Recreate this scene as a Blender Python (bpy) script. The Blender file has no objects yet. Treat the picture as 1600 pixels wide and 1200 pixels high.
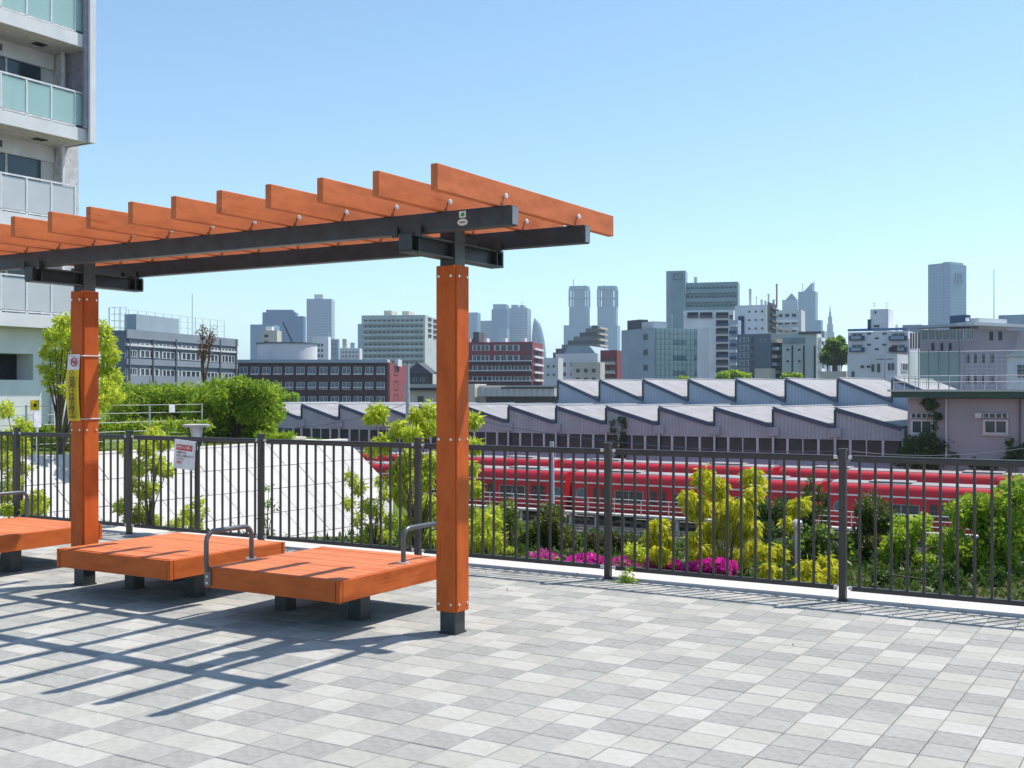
import bpy, math, random
import numpy as np
from mathutils import Vector, Matrix
random.seed(7); RNG = np.random.default_rng(7)
S = bpy.context.scene
COL = S.collection
# ------------------------------------------------------------------ camera, sky, sun, exposure
CAMH = 1.576; F = 1780.0; HZ = 613.0; YAW = math.radians(31)
cd = bpy.data.cameras.new('camera'); cam = bpy.data.objects.new('camera', cd); COL.objects.link(cam)
cam.location = (0, 0, CAMH); cam.rotation_euler = (math.radians(90), 0, YAW)
cd.sensor_width = 36; cd.lens = 36 * F / 1600; cd.shift_y = 13 / 1600; cd.clip_start = .1; cd.clip_end = 20000
S.camera = cam
SUN_EL = math.radians(62); SUN_AZ = math.radians(33)          # azimuth from +Y towards +X
w = bpy.data.worlds.new('World'); S.world = w; w.use_nodes = True
nt = w.node_tree; bg = nt.nodes['Background']
sky = nt.nodes.new('ShaderNodeTexSky'); sky.sky_type = 'NISHITA'; sky.sun_disc = False
sky.sun_elevation = SUN_EL; sky.sun_rotation = SUN_AZ; sky.air_density = 1.0; sky.dust_density = 0.25; sky.ozone_density = 2.0
tint = nt.nodes.new('ShaderNodeMix'); tint.data_type = 'RGBA'; tint.blend_type = 'MULTIPLY'; tint.inputs[0].default_value = 1; tint.inputs[7].default_value = (.895, .985, .965, 1)
nt.links.new(sky.outputs[0], tint.inputs[6]); nt.links.new(tint.outputs[2], bg.inputs[0]); bg.inputs[1].default_value = 0.138
sd = bpy.data.lights.new('sun', 'SUN'); sun = bpy.data.objects.new('sun', sd); COL.objects.link(sun)
sd.energy = 4.4; sd.angle = math.radians(.5); sd.color = (1, .935, .84)
sdir = Vector((math.sin(SUN_AZ) * math.cos(SUN_EL), math.cos(SUN_AZ) * math.cos(SUN_EL), math.sin(SUN_EL)))
sun.rotation_euler = sdir.to_track_quat('Z', 'Y').to_euler(); sun.location = (0, 0, 50)
S.view_settings.view_transform = 'Standard'; S.view_settings.look = 'None'
S.view_settings.exposure = 0.45; S.view_settings.gamma = 1
S.cycles.use_denoising = True; S.cycles.max_bounces = 8; S.cycles.volume_bounces = 1
S.cycles.transparent_max_bounces = 12; S.cycles.caustics_reflective = False; S.cycles.caustics_refractive = False

# ------------------------------------------------------------------ helpers
RGT = Vector((math.cos(YAW), math.sin(YAW), 0)); FWD = Vector((-math.sin(YAW), math.cos(YAW), 0))
def W(px, py, Z):
    "a point seen at pixel px,py that stands Z metres away"
    return RGT * ((px - 800) / F * Z) + FWD * Z + Vector((0, 0, CAMH + (HZ - py) / F * Z))
def U_at(px, v):
    "u where the line y = v is seen at column px"
    t = (px - 800) / F; c, s = math.cos(YAW), math.sin(YAW)
    return -v * (s - t * c) / (c + t * s)
def depth(u, v): return -math.sin(YAW) * u + math.cos(YAW) * v
def H_at(py, u, v): return CAMH + (HZ - py) * depth(u, v) / F

MATS = {}
def mat(name, col, rough=.7, metal=0., spec=.4, var=.12, scale=6., bump=0., bscale=60., col2=None, coord='Object', detail=4):
    if name in MATS: return MATS[name]
    m = bpy.data.materials.new(name); m.use_nodes = True; n = m.node_tree.nodes; L = m.node_tree.links
    p = n['Principled BSDF']; p.inputs['Roughness'].default_value = rough; p.inputs['Metallic'].default_value = metal
    p.inputs['Specular IOR Level'].default_value = spec
    tc = n.new('ShaderNodeTexCoord'); nz = n.new('ShaderNodeTexNoise'); nz.inputs['Scale'].default_value = scale; nz.inputs['Detail'].default_value = detail
    L.new(tc.outputs[coord], nz.inputs['Vector'])
    mx = n.new('ShaderNodeMix'); mx.data_type = 'RGBA'
    c2 = col2 or tuple(max(0, c * (1 - 2 * var)) for c in col); c1 = col if col2 else tuple(min(1, c * (1 + var)) for c in col)
    mx.inputs[6].default_value = (*c1, 1); mx.inputs[7].default_value = (*c2, 1)
    rp = n.new('ShaderNodeValToRGB'); rp.color_ramp.elements[0].position = .3; rp.color_ramp.elements[1].position = .72
    L.new(nz.outputs[0], rp.inputs[0]); L.new(rp.outputs[0], mx.inputs[0]); L.new(mx.outputs[2], p.inputs['Base Color'])
    if bump:
        n2 = n.new('ShaderNodeTexNoise'); n2.inputs['Scale'].default_value = bscale; n2.inputs['Detail'].default_value = 3
        L.new(tc.outputs[coord], n2.inputs['Vector'])
        b = n.new('ShaderNodeBump'); b.inputs['Strength'].default_value = bump; b.inputs['Distance'].default_value = .01
        L.new(n2.outputs[0], b.inputs['Height']); L.new(b.outputs[0], p.inputs['Normal'])
    MATS[name] = m; return m
def stripes(name, col, col2, axis, freq, rough=.6, metal=0., duty=.5, noise=.1, bump=.4):
    "ribbed sheet: stripes across one object axis with relief"
    if name in MATS: return MATS[name]
    m = mat(name, col, rough, metal, var=noise, scale=.6); n = m.node_tree.nodes; L = m.node_tree.links; p = n['Principled BSDF']
    tc = [x for x in n if x.type == 'TEX_COORD'][0]; sp = n.new('ShaderNodeSeparateXYZ'); L.new(tc.outputs['Object'], sp.inputs[0])
    mu = n.new('ShaderNodeMath'); mu.operation = 'MULTIPLY'; mu.inputs[1].default_value = freq; L.new(sp.outputs[axis], mu.inputs[0])
    fr = n.new('ShaderNodeMath'); fr.operation = 'FRACT'; L.new(mu.outputs[0], fr.inputs[0])
    gt = n.new('ShaderNodeMath'); gt.operation = 'GREATER_THAN'; gt.inputs[1].default_value = duty; L.new(fr.outputs[0], gt.inputs[0])
    old = p.inputs['Base Color'].links[0].from_socket
    mx = n.new('ShaderNodeMix'); mx.data_type = 'RGBA'; mx.inputs[7].default_value = (*col2, 1)
    L.new(gt.outputs[0], mx.inputs[0]); L.new(old, mx.inputs[6]); L.new(mx.outputs[2], p.inputs['Base Color'])
    b = n.new('ShaderNodeBump'); b.inputs['Strength'].default_value = bump; b.inputs['Distance'].default_value = .03; b.invert = True
    L.new(gt.outputs[0], b.inputs['Height']); L.new(b.outputs[0], p.inputs['Normal'])
    return m
def facade(name, wall, glass, pw, ph, mortar=.3, rough=.5):
    "window grid of a building too far away to tell its panes apart"
    if name in MATS: return MATS[name]
    m = bpy.data.materials.new(name); m.use_nodes = True; n = m.node_tree.nodes; L = m.node_tree.links; p = n['Principled BSDF']
    p.inputs['Roughness'].default_value = rough; p.inputs['Specular IOR Level'].default_value = .3
    tc = n.new('ShaderNodeTexCoord'); sp = n.new('ShaderNodeSeparateXYZ'); L.new(tc.outputs['Object'], sp.inputs[0])
    ad = n.new('ShaderNodeMath'); L.new(sp.outputs[0], ad.inputs[0]); L.new(sp.outputs[1], ad.inputs[1])
    cb = n.new('ShaderNodeCombineXYZ'); L.new(ad.outputs[0], cb.inputs[0]); L.new(sp.outputs[2], cb.inputs[1])
    br = n.new('ShaderNodeTexBrick'); br.offset = 0; br.inputs['Scale'].default_value = 1; br.inputs['Brick Width'].default_value = pw
    br.inputs['Row Height'].default_value = ph; br.inputs['Mortar Size'].default_value = mortar * ph; br.inputs['Mortar Smooth'].default_value = .1
    br.inputs['Color1'].default_value = (*glass, 1); br.inputs['Color2'].default_value = (*[g * .7 for g in glass], 1); br.inputs['Mortar'].default_value = (*wall, 1)
    L.new(cb.outputs[0], br.inputs['Vector']); L.new(br.outputs[0], p.inputs['Base Color']); MATS[name] = m; return m
def leafmat(name, c1, c2, trans=.4):
    if name in MATS: return MATS[name]
    m = bpy.data.materials.new(name); m.use_nodes = True; n = m.node_tree.nodes; L = m.node_tree.links
    p = n['Principled BSDF']; p.inputs['Roughness'].default_value = .45; p.inputs['Specular IOR Level'].default_value = .35
    g = n.new('ShaderNodeNewGeometry'); mx = n.new('ShaderNodeMix'); mx.data_type = 'RGBA'
    mx.inputs[6].default_value = (*c1, 1); mx.inputs[7].default_value = (*c2, 1)
    L.new(g.outputs['Random Per Island'], mx.inputs[0]); L.new(mx.outputs[2], p.inputs['Base Color'])
    t = n.new('ShaderNodeBsdfTranslucent'); L.new(mx.outputs[2], t.inputs[0])
    ms = n.new('ShaderNodeMixShader'); ms.inputs[0].default_value = trans
    L.new(p.outputs[0], ms.inputs[1]); L.new(t.outputs[0], ms.inputs[2]); L.new(ms.outputs[0], n['Material Output'].inputs[0])
    MATS[name] = m; return m

class MB:
    def __init__(s): s.v = []; s.f = []; s.m = []; s.mi = 0
    def add(s, vs, fs):
        o = len(s.v); s.v += [tuple(x) for x in vs]; s.f += [tuple(i + o for i in f) for f in fs]; s.m += [s.mi] * len(fs); return s
    def box(s, x0, x1, y0, y1, z0, z1):
        return s.add([(x0, y0, z0), (x1, y0, z0), (x1, y1, z0), (x0, y1, z0), (x0, y0, z1), (x1, y0, z1), (x1, y1, z1), (x0, y1, z1)],
                     [(0, 3, 2, 1), (4, 5, 6, 7), (0, 1, 5, 4), (1, 2, 6, 5), (2, 3, 7, 6), (3, 0, 4, 7)])
    def prism(s, poly, axis, a, b):
        "poly: 2-D outline; axis 0: outline in (y,z), 1: (x,z), 2: (x,y)"
        def P(p, t): return (t, p[0], p[1]) if axis == 0 else (p[0], t, p[1]) if axis == 1 else (p[0], p[1], t)
        n = len(poly); vs = [P(p, a) for p in poly] + [P(p, b) for p in poly]
        fs = [tuple(range(n)), tuple(range(2 * n - 1, n - 1, -1))] + [(i, i + n, (i + 1) % n + n, (i + 1) % n) for i in range(n)]
        return s.add(vs, fs)
    def tube(s, path, r, n=8, cap=True):
        path = [Vector(p) for p in path]; k = len(path); rs = r if isinstance(r, (list, tuple)) else [r] * k
        o = len(s.v); prev = None
        for i, p in enumerate(path):
            d = (path[min(i + 1, k - 1)] - path[max(i - 1, 0)]).normalized()
            a = prev if prev is not None else (Vector((0, 0, 1)) if abs(d.z) < .9 else Vector((1, 0, 0)))
            b = d.cross(a).normalized(); a = b.cross(d).normalized(); prev = a
            for j in range(n):
                t = 2 * math.pi * j / n; s.v.append(tuple(p + (a * math.cos(t) + b * math.sin(t)) * rs[i]))
        for i in range(k - 1):
            for j in range(n):
                s.f.append((o + i * n + j, o + i * n + (j + 1) % n, o + (i + 1) * n + (j + 1) % n, o + (i + 1) * n + j)); s.m.append(s.mi)
        if cap:
            s.f.append(tuple(o + j for j in range(n - 1, -1, -1))); s.m.append(s.mi)
            s.f.append(tuple(o + (k - 1) * n + j for j in range(n))); s.m.append(s.mi)
        return s
    def mesh(s, name, mats):
        me = bpy.data.meshes.new(name); me.from_pydata(s.v, [], s.f)
        for m in (mats if isinstance(mats, (list, tuple)) else [mats]): me.materials.append(m)
        if any(s.m): me.polygons.foreach_set('material_index', s.m)
        me.update(); return me
    def build(s, name, mats, parent=None, bevel=0, smooth=False, fix=True):
        me = s.mesh(name, mats)
        if fix:
            import bmesh
            b = bmesh.new(); b.from_mesh(me); bmesh.ops.recalc_face_normals(b, faces=b.faces); b.to_mesh(me); b.free()
        if smooth:
            me.polygons.foreach_set('use_smooth', [True] * len(me.polygons)); me.set_sharp_from_angle(angle=math.radians(40))
        o = ob(name, me, parent)
        if bevel:
            bv = o.modifiers.new('bevel', 'BEVEL'); bv.width = bevel; bv.segments = 2; bv.limit_method = 'ANGLE'
        return o
def ob(name, me, parent=None, loc=(0, 0, 0), rz=0, scale=None):
    o = bpy.data.objects.new(name, me); COL.objects.link(o); o.parent = parent; o.location = loc
    if rz: o.rotation_euler = (0, 0, rz)
    if scale: o.scale = scale
    return o
def tag(o, label=None, cat=None, group=None, kind=None):
    if label: o['label'] = label
    if cat: o['category'] = cat
    if group: o['group'] = group
    if kind: o['kind'] = kind
    return o
def empty(name, label, cat, loc=(0, 0, 0), rz=0, group=None):
    return tag(ob(name, None, None, loc, rz), label, cat, group)
def copy_tree(o, parent=None, loc=None):
    c = o.copy(); COL.objects.link(c); c.parent = parent
    if loc is not None: c.location = loc
    for ch in list(o.children): copy_tree(ch, c)
    return c
def text_obj(name, body, size, m, parent, loc, rot, extrude=.0006, align='CENTER'):
    cu = bpy.data.curves.new(name, 'FONT'); cu.body = body; cu.size = size; cu.align_x = align; cu.align_y = 'CENTER'; cu.extrude = extrude; cu.space_line = .95
    t = bpy.data.objects.new(name, cu); COL.objects.link(t); bpy.context.view_layer.update()
    me = bpy.data.meshes.new_from_object(t.evaluated_get(bpy.context.evaluated_depsgraph_get()))
    bpy.data.objects.remove(t); me.materials.clear(); me.materials.append(m)
    o = ob(name, me, parent, loc); o.rotation_euler = rot; return o

# ------------------------------------------------------------------ materials
def wood_material(name, c1, c2, axis):
    m = bpy.data.materials.new(name); m.use_nodes = True; n = m.node_tree.nodes; L = m.node_tree.links; p = n['Principled BSDF']
    p.inputs['Roughness'].default_value = .62; p.inputs['Specular IOR Level'].default_value = .3
    tc = n.new('ShaderNodeTexCoord'); mp = n.new('ShaderNodeMapping'); sc = [90, 90, 90]; sc[axis] = 2.5; mp.inputs['Scale'].default_value = sc
    oi = n.new('ShaderNodeObjectInfo'); va = n.new('ShaderNodeVectorMath'); L.new(tc.outputs['Object'], va.inputs[0])
    L.new(oi.outputs['Random'], va.inputs[1]); L.new(va.outputs[0], mp.inputs[0])
    nz = n.new('ShaderNodeTexNoise'); nz.inputs['Scale'].default_value = 1; nz.inputs['Detail'].default_value = 5; L.new(mp.outputs[0], nz.inputs[0])
    big = n.new('ShaderNodeTexNoise'); big.inputs['Scale'].default_value = 2.5; L.new(tc.outputs['Object'], big.inputs[0])
    ad = n.new('ShaderNodeMath'); ad.operation = 'ADD'; L.new(nz.outputs[0], ad.inputs[0]); L.new(big.outputs[0], ad.inputs[1])
    ob_ = n.new('ShaderNodeMath'); ob_.operation = 'MULTIPLY_ADD'; ob_.inputs[1].default_value = .4; L.new(oi.outputs['Random'], ob_.inputs[0]); L.new(ad.outputs[0], ob_.inputs[2])
    rp = n.new('ShaderNodeValToRGB'); rp.color_ramp.elements[0].position = .92; rp.color_ramp.elements[1].position = 1.42
    rp.color_ramp.elements[0].color = (*c1, 1); rp.color_ramp.elements[1].color = (*c2, 1)
    L.new(ob_.outputs[0], rp.inputs[0])
    wn = n.new('ShaderNodeTexNoise'); wn.inputs['Scale'].default_value = 7; wn.inputs['Detail'].default_value = 8; wn.inputs['Roughness'].default_value = .7; m2 = n.new('ShaderNodeMapping'); s2 = [1.6, 1.6, 1.6]; s2[axis] = .5; m2.inputs['Scale'].default_value = s2
    L.new(va.outputs[0], m2.inputs[0]); L.new(m2.outputs[0], wn.inputs[0]); wr_ = n.new('ShaderNodeValToRGB'); wr_.color_ramp.elements[0].position = .33; wr_.color_ramp.elements[0].color = (.68, .64, .62, 1); wr_.color_ramp.elements[1].position = .56; wr_.color_ramp.elements[1].color = (1, 1, 1, 1)
    L.new(wn.outputs[0], wr_.inputs[0]); mw = n.new('ShaderNodeMix'); mw.data_type = 'RGBA'; mw.blend_type = 'MULTIPLY'; mw.inputs[0].default_value = .8; L.new(rp.outputs[0], mw.inputs[6]); L.new(wr_.outputs[0], mw.inputs[7]); L.new(mw.outputs[2], p.inputs['Base Color'])
    rr = n.new('ShaderNodeMapRange'); rr.inputs[3].default_value = .75; rr.inputs[4].default_value = .5; L.new(wn.outputs[0], rr.inputs[0]); L.new(rr.outputs[0], p.inputs['Roughness'])
    b = n.new('ShaderNodeBump'); b.inputs['Strength'].default_value = .25; b.inputs['Distance'].default_value = .003
    L.new(nz.outputs[0], b.inputs['Height']); L.new(b.outputs[0], p.inputs['Normal']); MATS[name] = m; return m
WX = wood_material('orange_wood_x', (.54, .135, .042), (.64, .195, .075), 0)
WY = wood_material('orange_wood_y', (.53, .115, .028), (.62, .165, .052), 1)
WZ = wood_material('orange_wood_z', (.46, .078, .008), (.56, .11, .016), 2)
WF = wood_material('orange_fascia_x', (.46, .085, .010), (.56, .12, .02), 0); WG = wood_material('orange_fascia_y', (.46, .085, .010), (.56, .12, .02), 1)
STEEL = mat('charcoal_steel', (.045, .055, .06), .42, .2, .5, .15, 8)
RAILM = mat('brown_grey_paint', (.05, .045, .044), .4, .1, .5, .1, 10)
HANDLE = mat('handle_steel', (.13, .14, .15), .35, .5, .5)
BOLT = mat('bright_bolt', (.8, .8, .78), .3, .6)
CONC = mat('pale_concrete', (.62, .6, .57), .9, 0, .2, .08, 3, .3, 90)
WHITE = mat('white_paint', (.78, .79, .8), .5)
GLASS = mat('window_glass', (.05, .075, .095), .12, 0, .6, .3, .3)
GLASSB = mat('blue_window_glass', (.12, .19, .24), .15, 0, .6, .3, .3)
DARK = mat('dark_recess', (.03, .03, .035), .8)
ALU = mat('aluminium', (.55, .57, .6), .4, .3)

# ------------------------------------------------------------------ ground and terrain
RAILZ = -7.7
g = MB(); g.add([(-6000, -6000, RAILZ - .02), (6000, -6000, RAILZ - .02), (6000, 6000, RAILZ - .02), (-6000, 6000, RAILZ - .02)], [(0, 1, 2, 3)])
tag(g.build('ground', mat('ballast_ground', (.16, .145, .13), .95, 0, .2, .3, .5, .5, 8), fix=False), kind='structure')

FV = 8.7                                                     # the fence line
PAV = [mat('paver_dark', (.35, .352, .34), .9, 0, .25, .09, 25, .35, 400), mat('paver_grey', (.385, .388, .375), .9, 0, .25, .07, 25, .35, 400),
       mat('paver_beige', (.44, .432, .405), .9, 0, .25, .06, 25, .35, 400), mat('paver_pale', (.485, .478, .455), .9, 0, .25, .05, 25, .35, 400)]
def stain(m, k=.85):
    "weathering that runs across the pieces: broad grey patches and small dark spots"
    n = m.node_tree.nodes; L = m.node_tree.links; p = n['Principled BSDF']; src = p.inputs['Base Color'].links[0].from_socket; ge = n.new('ShaderNodeNewGeometry')
    for sc, lo, hi, c in ((.7, .35, .7, k), (3.2, .3, .62, k + .05), (38, .25, .29, .75)):
        t_ = n.new('ShaderNodeTexNoise'); t_.inputs['Scale'].default_value = sc; t_.inputs['Detail'].default_value = 5; L.new(ge.outputs['Position'], t_.inputs[0])
        r_ = n.new('ShaderNodeValToRGB'); r_.color_ramp.elements[0].position = lo; r_.color_ramp.elements[0].color = (c, c, c * .98, 1); r_.color_ramp.elements[1].position = hi; r_.color_ramp.elements[1].color = (1, 1, 1, 1); L.new(t_.outputs[0], r_.inputs[0])
        q = n.new('ShaderNodeMix'); q.data_type = 'RGBA'; q.blend_type = 'MULTIPLY'; q.inputs[0].default_value = 1; L.new(src, q.inputs[6]); L.new(r_.outputs[0], q.inputs[7]); src = q.outputs[2]
    L.new(src, p.inputs['Base Color']); return m
for m_ in PAV: stain(m_, .88)
t = MB().box(-40, 16, -14, FV - .02, -.5, -.012)
terrace = tag(t.build('terrace_paving', mat('joint_sand', (.34, .33, .31), .95, 0, .1)), kind='structure')
PS = .2; GAP = .0035
def paver_geo(b, x, y, z, mi, s=PS):
    h = (s - GAP) / 2; k = h - .004
    b.mi = mi
    b.add([(x - h, y - h, z - .03), (x + h, y - h, z - .03), (x + h, y + h, z - .03), (x - h, y + h, z - .03),
           (x - h, y - h, z - .003), (x + h, y - h, z - .003), (x + h, y + h, z - .003), (x - h, y + h, z - .003),
           (x - k, y - k, z), (x + k, y - k, z), (x + k, y + k, z), (x - k, y + k, z)],
          [(8, 9, 10, 11), (4, 5, 9, 8), (5, 6, 10, 9), (6, 7, 11, 10), (7, 4, 8, 11), (0, 1, 5, 4), (1, 2, 6, 5), (2, 3, 7, 6), (3, 0, 4, 7)])
def shade(i, j):
    a = (i + j) % 2 if ((i // 2 + j // 2) % 2 == 0) else 2 + (i + j) % 2
    if random.random() < .06: a = (a // 2) * 2 + random.randrange(2)
    return a
pavers = []
for i in range(-75, 41):
    for j in range(2, 43):
        x, y = i * PS + .06, j * PS + .06
        if y > FV - .13: continue
        Z = depth(x, y); X = math.cos(YAW) * x + math.sin(YAW) * y
        seen = Z > .5 and abs(X / Z * F) < 815 and CAMH / Z * F < 595
        pavers.append((Z if seen else 1e3 + Z, i, j, x, y, seen))
pavers.sort(); single = [p for p in pavers if p[5]][:300]; sset = {(p[1], p[2]) for p in single}
pm = []
for k in range(4):
    b = MB(); paver_geo(b, 0, 0, 0, 0); pm.append(b.mesh('paver', PAV[k]))
rest = MB()
for Z, i, j, x, y, seen in pavers:
    dz = random.uniform(-.0012, .0012); s = shade(i, j)
    if (i, j) in sset:
        o = ob('paver', pm[s], terrace, (x, y, dz), random.uniform(-.004, .004)); o.rotation_euler[0] = random.uniform(-.004, .004)
    else: paver_geo(rest, x, y, dz, s)
o = rest.build('paver_field', PAV, terrace, fix=False); o['kind'] = 'stuff'
# edging course of paving beside the kerb and the kerb itself
tag(MB().box(-40, 16, FV - .1, FV - .024, -.3, .0).build('paving_edge', mat('edge_concrete', (.5, .49, .47), .9, 0, .2, .1, 5, .3, 90)), kind='structure')
tag(MB().box(-40, 16, FV - .02, FV + .5, -.5, .022).build('kerb', mat('kerb_concrete', (.60, .575, .555), .9, 0, .2, .07, 2.5, .3, 120), bevel=.012), kind='structure')

SOIL = mat('bed_soil', (.10, .075, .045), .95, 0, .1, .35, 3, .6, 30, col2=(.05, .07, .02))
b = MB(); nu = 60; prof = [(FV + .48, -.06), (FV + .75, -.16), (10.2, -.28), (11.2, -.9), (14, -2.9), (18, -5.7), (21, -7.72), (24, -7.8)]
vs = []; fs = []
for i in range(nu + 1):
    u = -45 + i * 1.15
    wide = min(1, max(0, (u + 11) / 3)) * 2.6
    for k, (v, z) in enumerate(prof): vs.append((u, v + (wide if k > 1 else 0) + (random.uniform(-.08, .08) if k > 1 else 0), z + (random.uniform(-.04, .04) if k > 1 else 0)))
n = len(prof)
for i in range(nu):
    for k in range(n - 1): fs.append((i * n + k, (i + 1) * n + k, (i + 1) * n + k + 1, i * n + k + 1))
b.add(vs, fs); tag(b.build('planting_bed', SOIL, smooth=True), kind='structure')
# --- embankment on the left with its concrete facing
EU = -24.65
def slope_z(u): return -.1 - .8 * (u - EU)
GRASS = mat('turf', (.12, .17, .03), .95, 0, .1, .3, 1.5, .8, 40)
b = MB(); b.prism([(-120, 9.6), (EU, 9.6), (EU, 30.2), (-120, 90)], 2, -8.2, -.1)
b.add([(EU, 9.6, -.1), (-15.15, 9.6, RAILZ), (-15.15, 19.4, RAILZ), (-20.98, 27.8, slope_z(-20.98)), (-22.65, 30.2, slope_z(-22.65)), (EU, 30.2, -.1),
       (-22.65, 36, RAILZ), (EU, 38, RAILZ), (-18, 27, RAILZ)], [(4, 3, 8), (4, 8, 6), (5, 4, 6), (5, 6, 7), (3, 2, 8), (0, 5, 4, 3, 2, 1)])
emb = tag(b.build('embankment', GRASS), kind='structure')
EMBM = mat('facing_concrete', (.58, .565, .56), .85, 0, .2, .06, .8, .3, 40)
stain(EMBM, .86); EMBJ = mat('facing_joint', (.42, .41, .42), .9)
# facing: blocks laid in courses on the slope, each a part
k = math.hypot(1, .8); nrm = Vector((.8, 0, 1)).normalized()
def vlim(u): return 30.2 if u < -22.65 else 30.2 - 1.44 * (u + 22.65)
cs = .95; run = cs / k; face = tag(MB().add([(EU, 10, -.098), (-18, 10, slope_z(-18) + .002), (-18, vlim(-18) - .05, slope_z(-18) + .002), (-22.65, 30.15, slope_z(-22.65) + .002), (EU, 30.15, -.098)],
                                            [(0, 1, 2, 3, 4)]).build('slope_facing', EMBJ, fix=False), kind='structure')
blk = {}
for c in range(7):
    u0 = EU + c * run + .006; u1 = u0 + run - .02; v = 12.0 + (c % 2) * .55
    while v < 30:
        v1 = min(v + 1.1, vlim(u1) - .02)
        if v1 - v > .15:
            key = round(v1 - v, 3)
            if key not in blk:
                d = Vector((1, 0, -.8)).normalized(); L_ = cs - .025
                q = [Vector((0, 0, 0)), d * L_, d * L_ + Vector((0, key - .022, 0)), Vector((0, key - .022, 0))]
                blk[key] = MB().add([p for p in q] + [p + nrm * .05 for p in q], [(4, 5, 6, 7), (0, 1, 5, 4), (1, 2, 6, 5), (2, 3, 7, 6), (3, 0, 4, 7)]).mesh('block', EMBM)
            ob('facing_block', blk[key], face, Vector((u0, v, slope_z(u0))) + nrm * random.uniform(-.004, .006))
        v += 1.1
cap = MB().box(EU - .35, EU + .04, 10, 30.2, -.3, .0)
tag(cap.build('slope_coping', CONC, bevel=.02), kind='structure')
# ------------------------------------------------------------------ fence
fence = empty('railing_fence', 'long dark brown metal railing with thin upright bars along the terrace edge', 'fence', (-2.29, FV, 0))
posts_u = [-2.29 - 1.97 * n for n in range(-1, 7)]
def fl(u): return u + 2.29
post_me = MB().box(-.0255, .0255, -.0255, .0255, 0, 1.135).mesh('post', RAILM)
cap_me = MB().box(-.031, .031, -.031, .031, 1.135, 1.152).mesh('cap', RAILM)
foot_me = MB().box(-.036, .036, -.036, .036, -.002, .01).mesh('foot_plate', RAILM)
pick_me = MB().box(-.0095, .0095, -.008, .008, .105, 1.062).mesh('picket', RAILM)
bolt_me = MB().tube([(-.012, 0, 0), (.012, 0, 0)], .014, 8).mesh('bracket_bolt', BOLT)
for n, u in enumerate(posts_u):
    p = ob('post', post_me, fence, (fl(u), -.035, 0)); ob('cap', cap_me, p); ob('foot_plate', foot_me, p)
    for s in (-1, 1):
        for z in (1.085, .1): ob('bracket', bolt_me, p, (s * .055, 0, z))
    if n:
        a, c = u, posts_u[n - 1]
        MB().box(fl(a) + .05, fl(c) - .05, -.028, .022, 1.05, 1.1).build('top_rail', RAILM, fence, bevel=.012)
        MB().box(fl(a) + .05, fl(c) - .05, -.02, .016, .075, .112).build('bottom_rail', RAILM, fence, bevel=.006)
        for i in range(16): ob('picket', pick_me, fence, (fl(a + (i + 1) * 1.97 / 17), 0, 0))
# ------------------------------------------------------------------ pergola
UC = [-4.18, -7.81]; VC = 6.2
perg = empty('pergola', 'orange slatted pergola on two square posts with charcoal steel beams', 'pergola', (-6.1, VC, 0))
PX = -6.1
b_me = MB().tube([(0, 0, 0), (.007, 0, 0)], .009, 8).mesh('bolt', BOLT)
bh_me = MB().tube([(0, 0, 0), (.014, 0, 0), (.016, 0, 0), (.024, 0, 0)], [.007, .007, .017, .012], 8).mesh('bolt', BOLT)
for uc in UC:
    p = MB().box(-.06, .06, -.06, .06, 0, 2.675).build('post', STEEL, perg, bevel=.006); p.location = (uc - PX, 0, 0)
    MB().box(-.066, .066, -.066, .066, .002, .014).build('base_plate', STEEL, p)
    h, th = .083, .022
    MB().box(-h + .018, h - .018, -h + .018, h - .018, .152, 2.398).build('backing', mat('joint_dark', (.05, .012, .004), .9), p)
    for q in range(4):
        wd = h - .014; wm = WZ
        c = MB().box(-wd, wd, -h, -h + th, .15, 2.4).build('cladding_board', wm, p, bevel=.004); c.rotation_euler[2] = q * math.pi / 2
    for z in (.2, 1.27, 2.33):
        for s in (-.05, .045):
            for q in range(4):
                a = q * math.pi / 2; ob('bolt', b_me, p, (math.cos(a) * (h - .001) - math.sin(a) * s, math.sin(a) * (h - .001) + math.cos(a) * s, z), a)
    # H-section cross arm
    arm = MB().prism([(-.05, 2.44), (.05, 2.44), (.05, 2.452), (.006, 2.452), (.006, 2.543), (.05, 2.543), (.05, 2.555), (-.05, 2.555), (-.05, 2.543), (-.006, 2.543), (-.006, 2.452), (-.05, 2.452)], 1, -.54, .54)
    a = arm.build('cross_arm', STEEL, perg); a.location = (uc - PX, .02, 0)
    for s in (-1, 1):
        MB().box(-.045, .045, s * .54 - .008, s * .54 + .008, 2.453, 2.542).build('end_plate', STEEL, a)
        MB().box(-.048, .048, s * .46 - .004, s * .46 + .004, 2.453, 2.542).build('stiffener', STEEL, a)
        for du in (-.11, .07):
            MB().box(du, du + .04, s * .47 - .062, s * .47 - .052, 2.535, 2.6).build('clip_plate', STEEL, a)
for v in (5.755, 6.685):
    be = MB().box(-8.56 - PX, -3.44 - PX, v - VC - .04, v - VC + .04, 2.5565, 2.676).build('beam', STEEL, perg, bevel=.006)
    MB().box(-3.438 - PX, -3.434 - PX, v - VC - .033, v - VC + .033, 2.564, 2.668).build('end_cap', mat('end_cap_plate', (.2, .22, .24), .4), be)
sl_me = MB().box(-.023, .023, -1.09, 1.09, 2.677, 2.822)
first = sl_me.build('slat', WY, perg, bevel=.004); first.location = (-3.553 - PX, -.02, 0)
for k in range(13):
    s = first
    if k:
        s = first.copy(); COL.objects.link(s); s.parent = perg
        s.location = (-3.553 - .403 * k - PX, -.02 + random.uniform(-.006, .006), 0)
    for v in (5.78, 6.71): ob('bolt', bh_me, s, (.023, v - VC + .02, 2.742))
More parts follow.
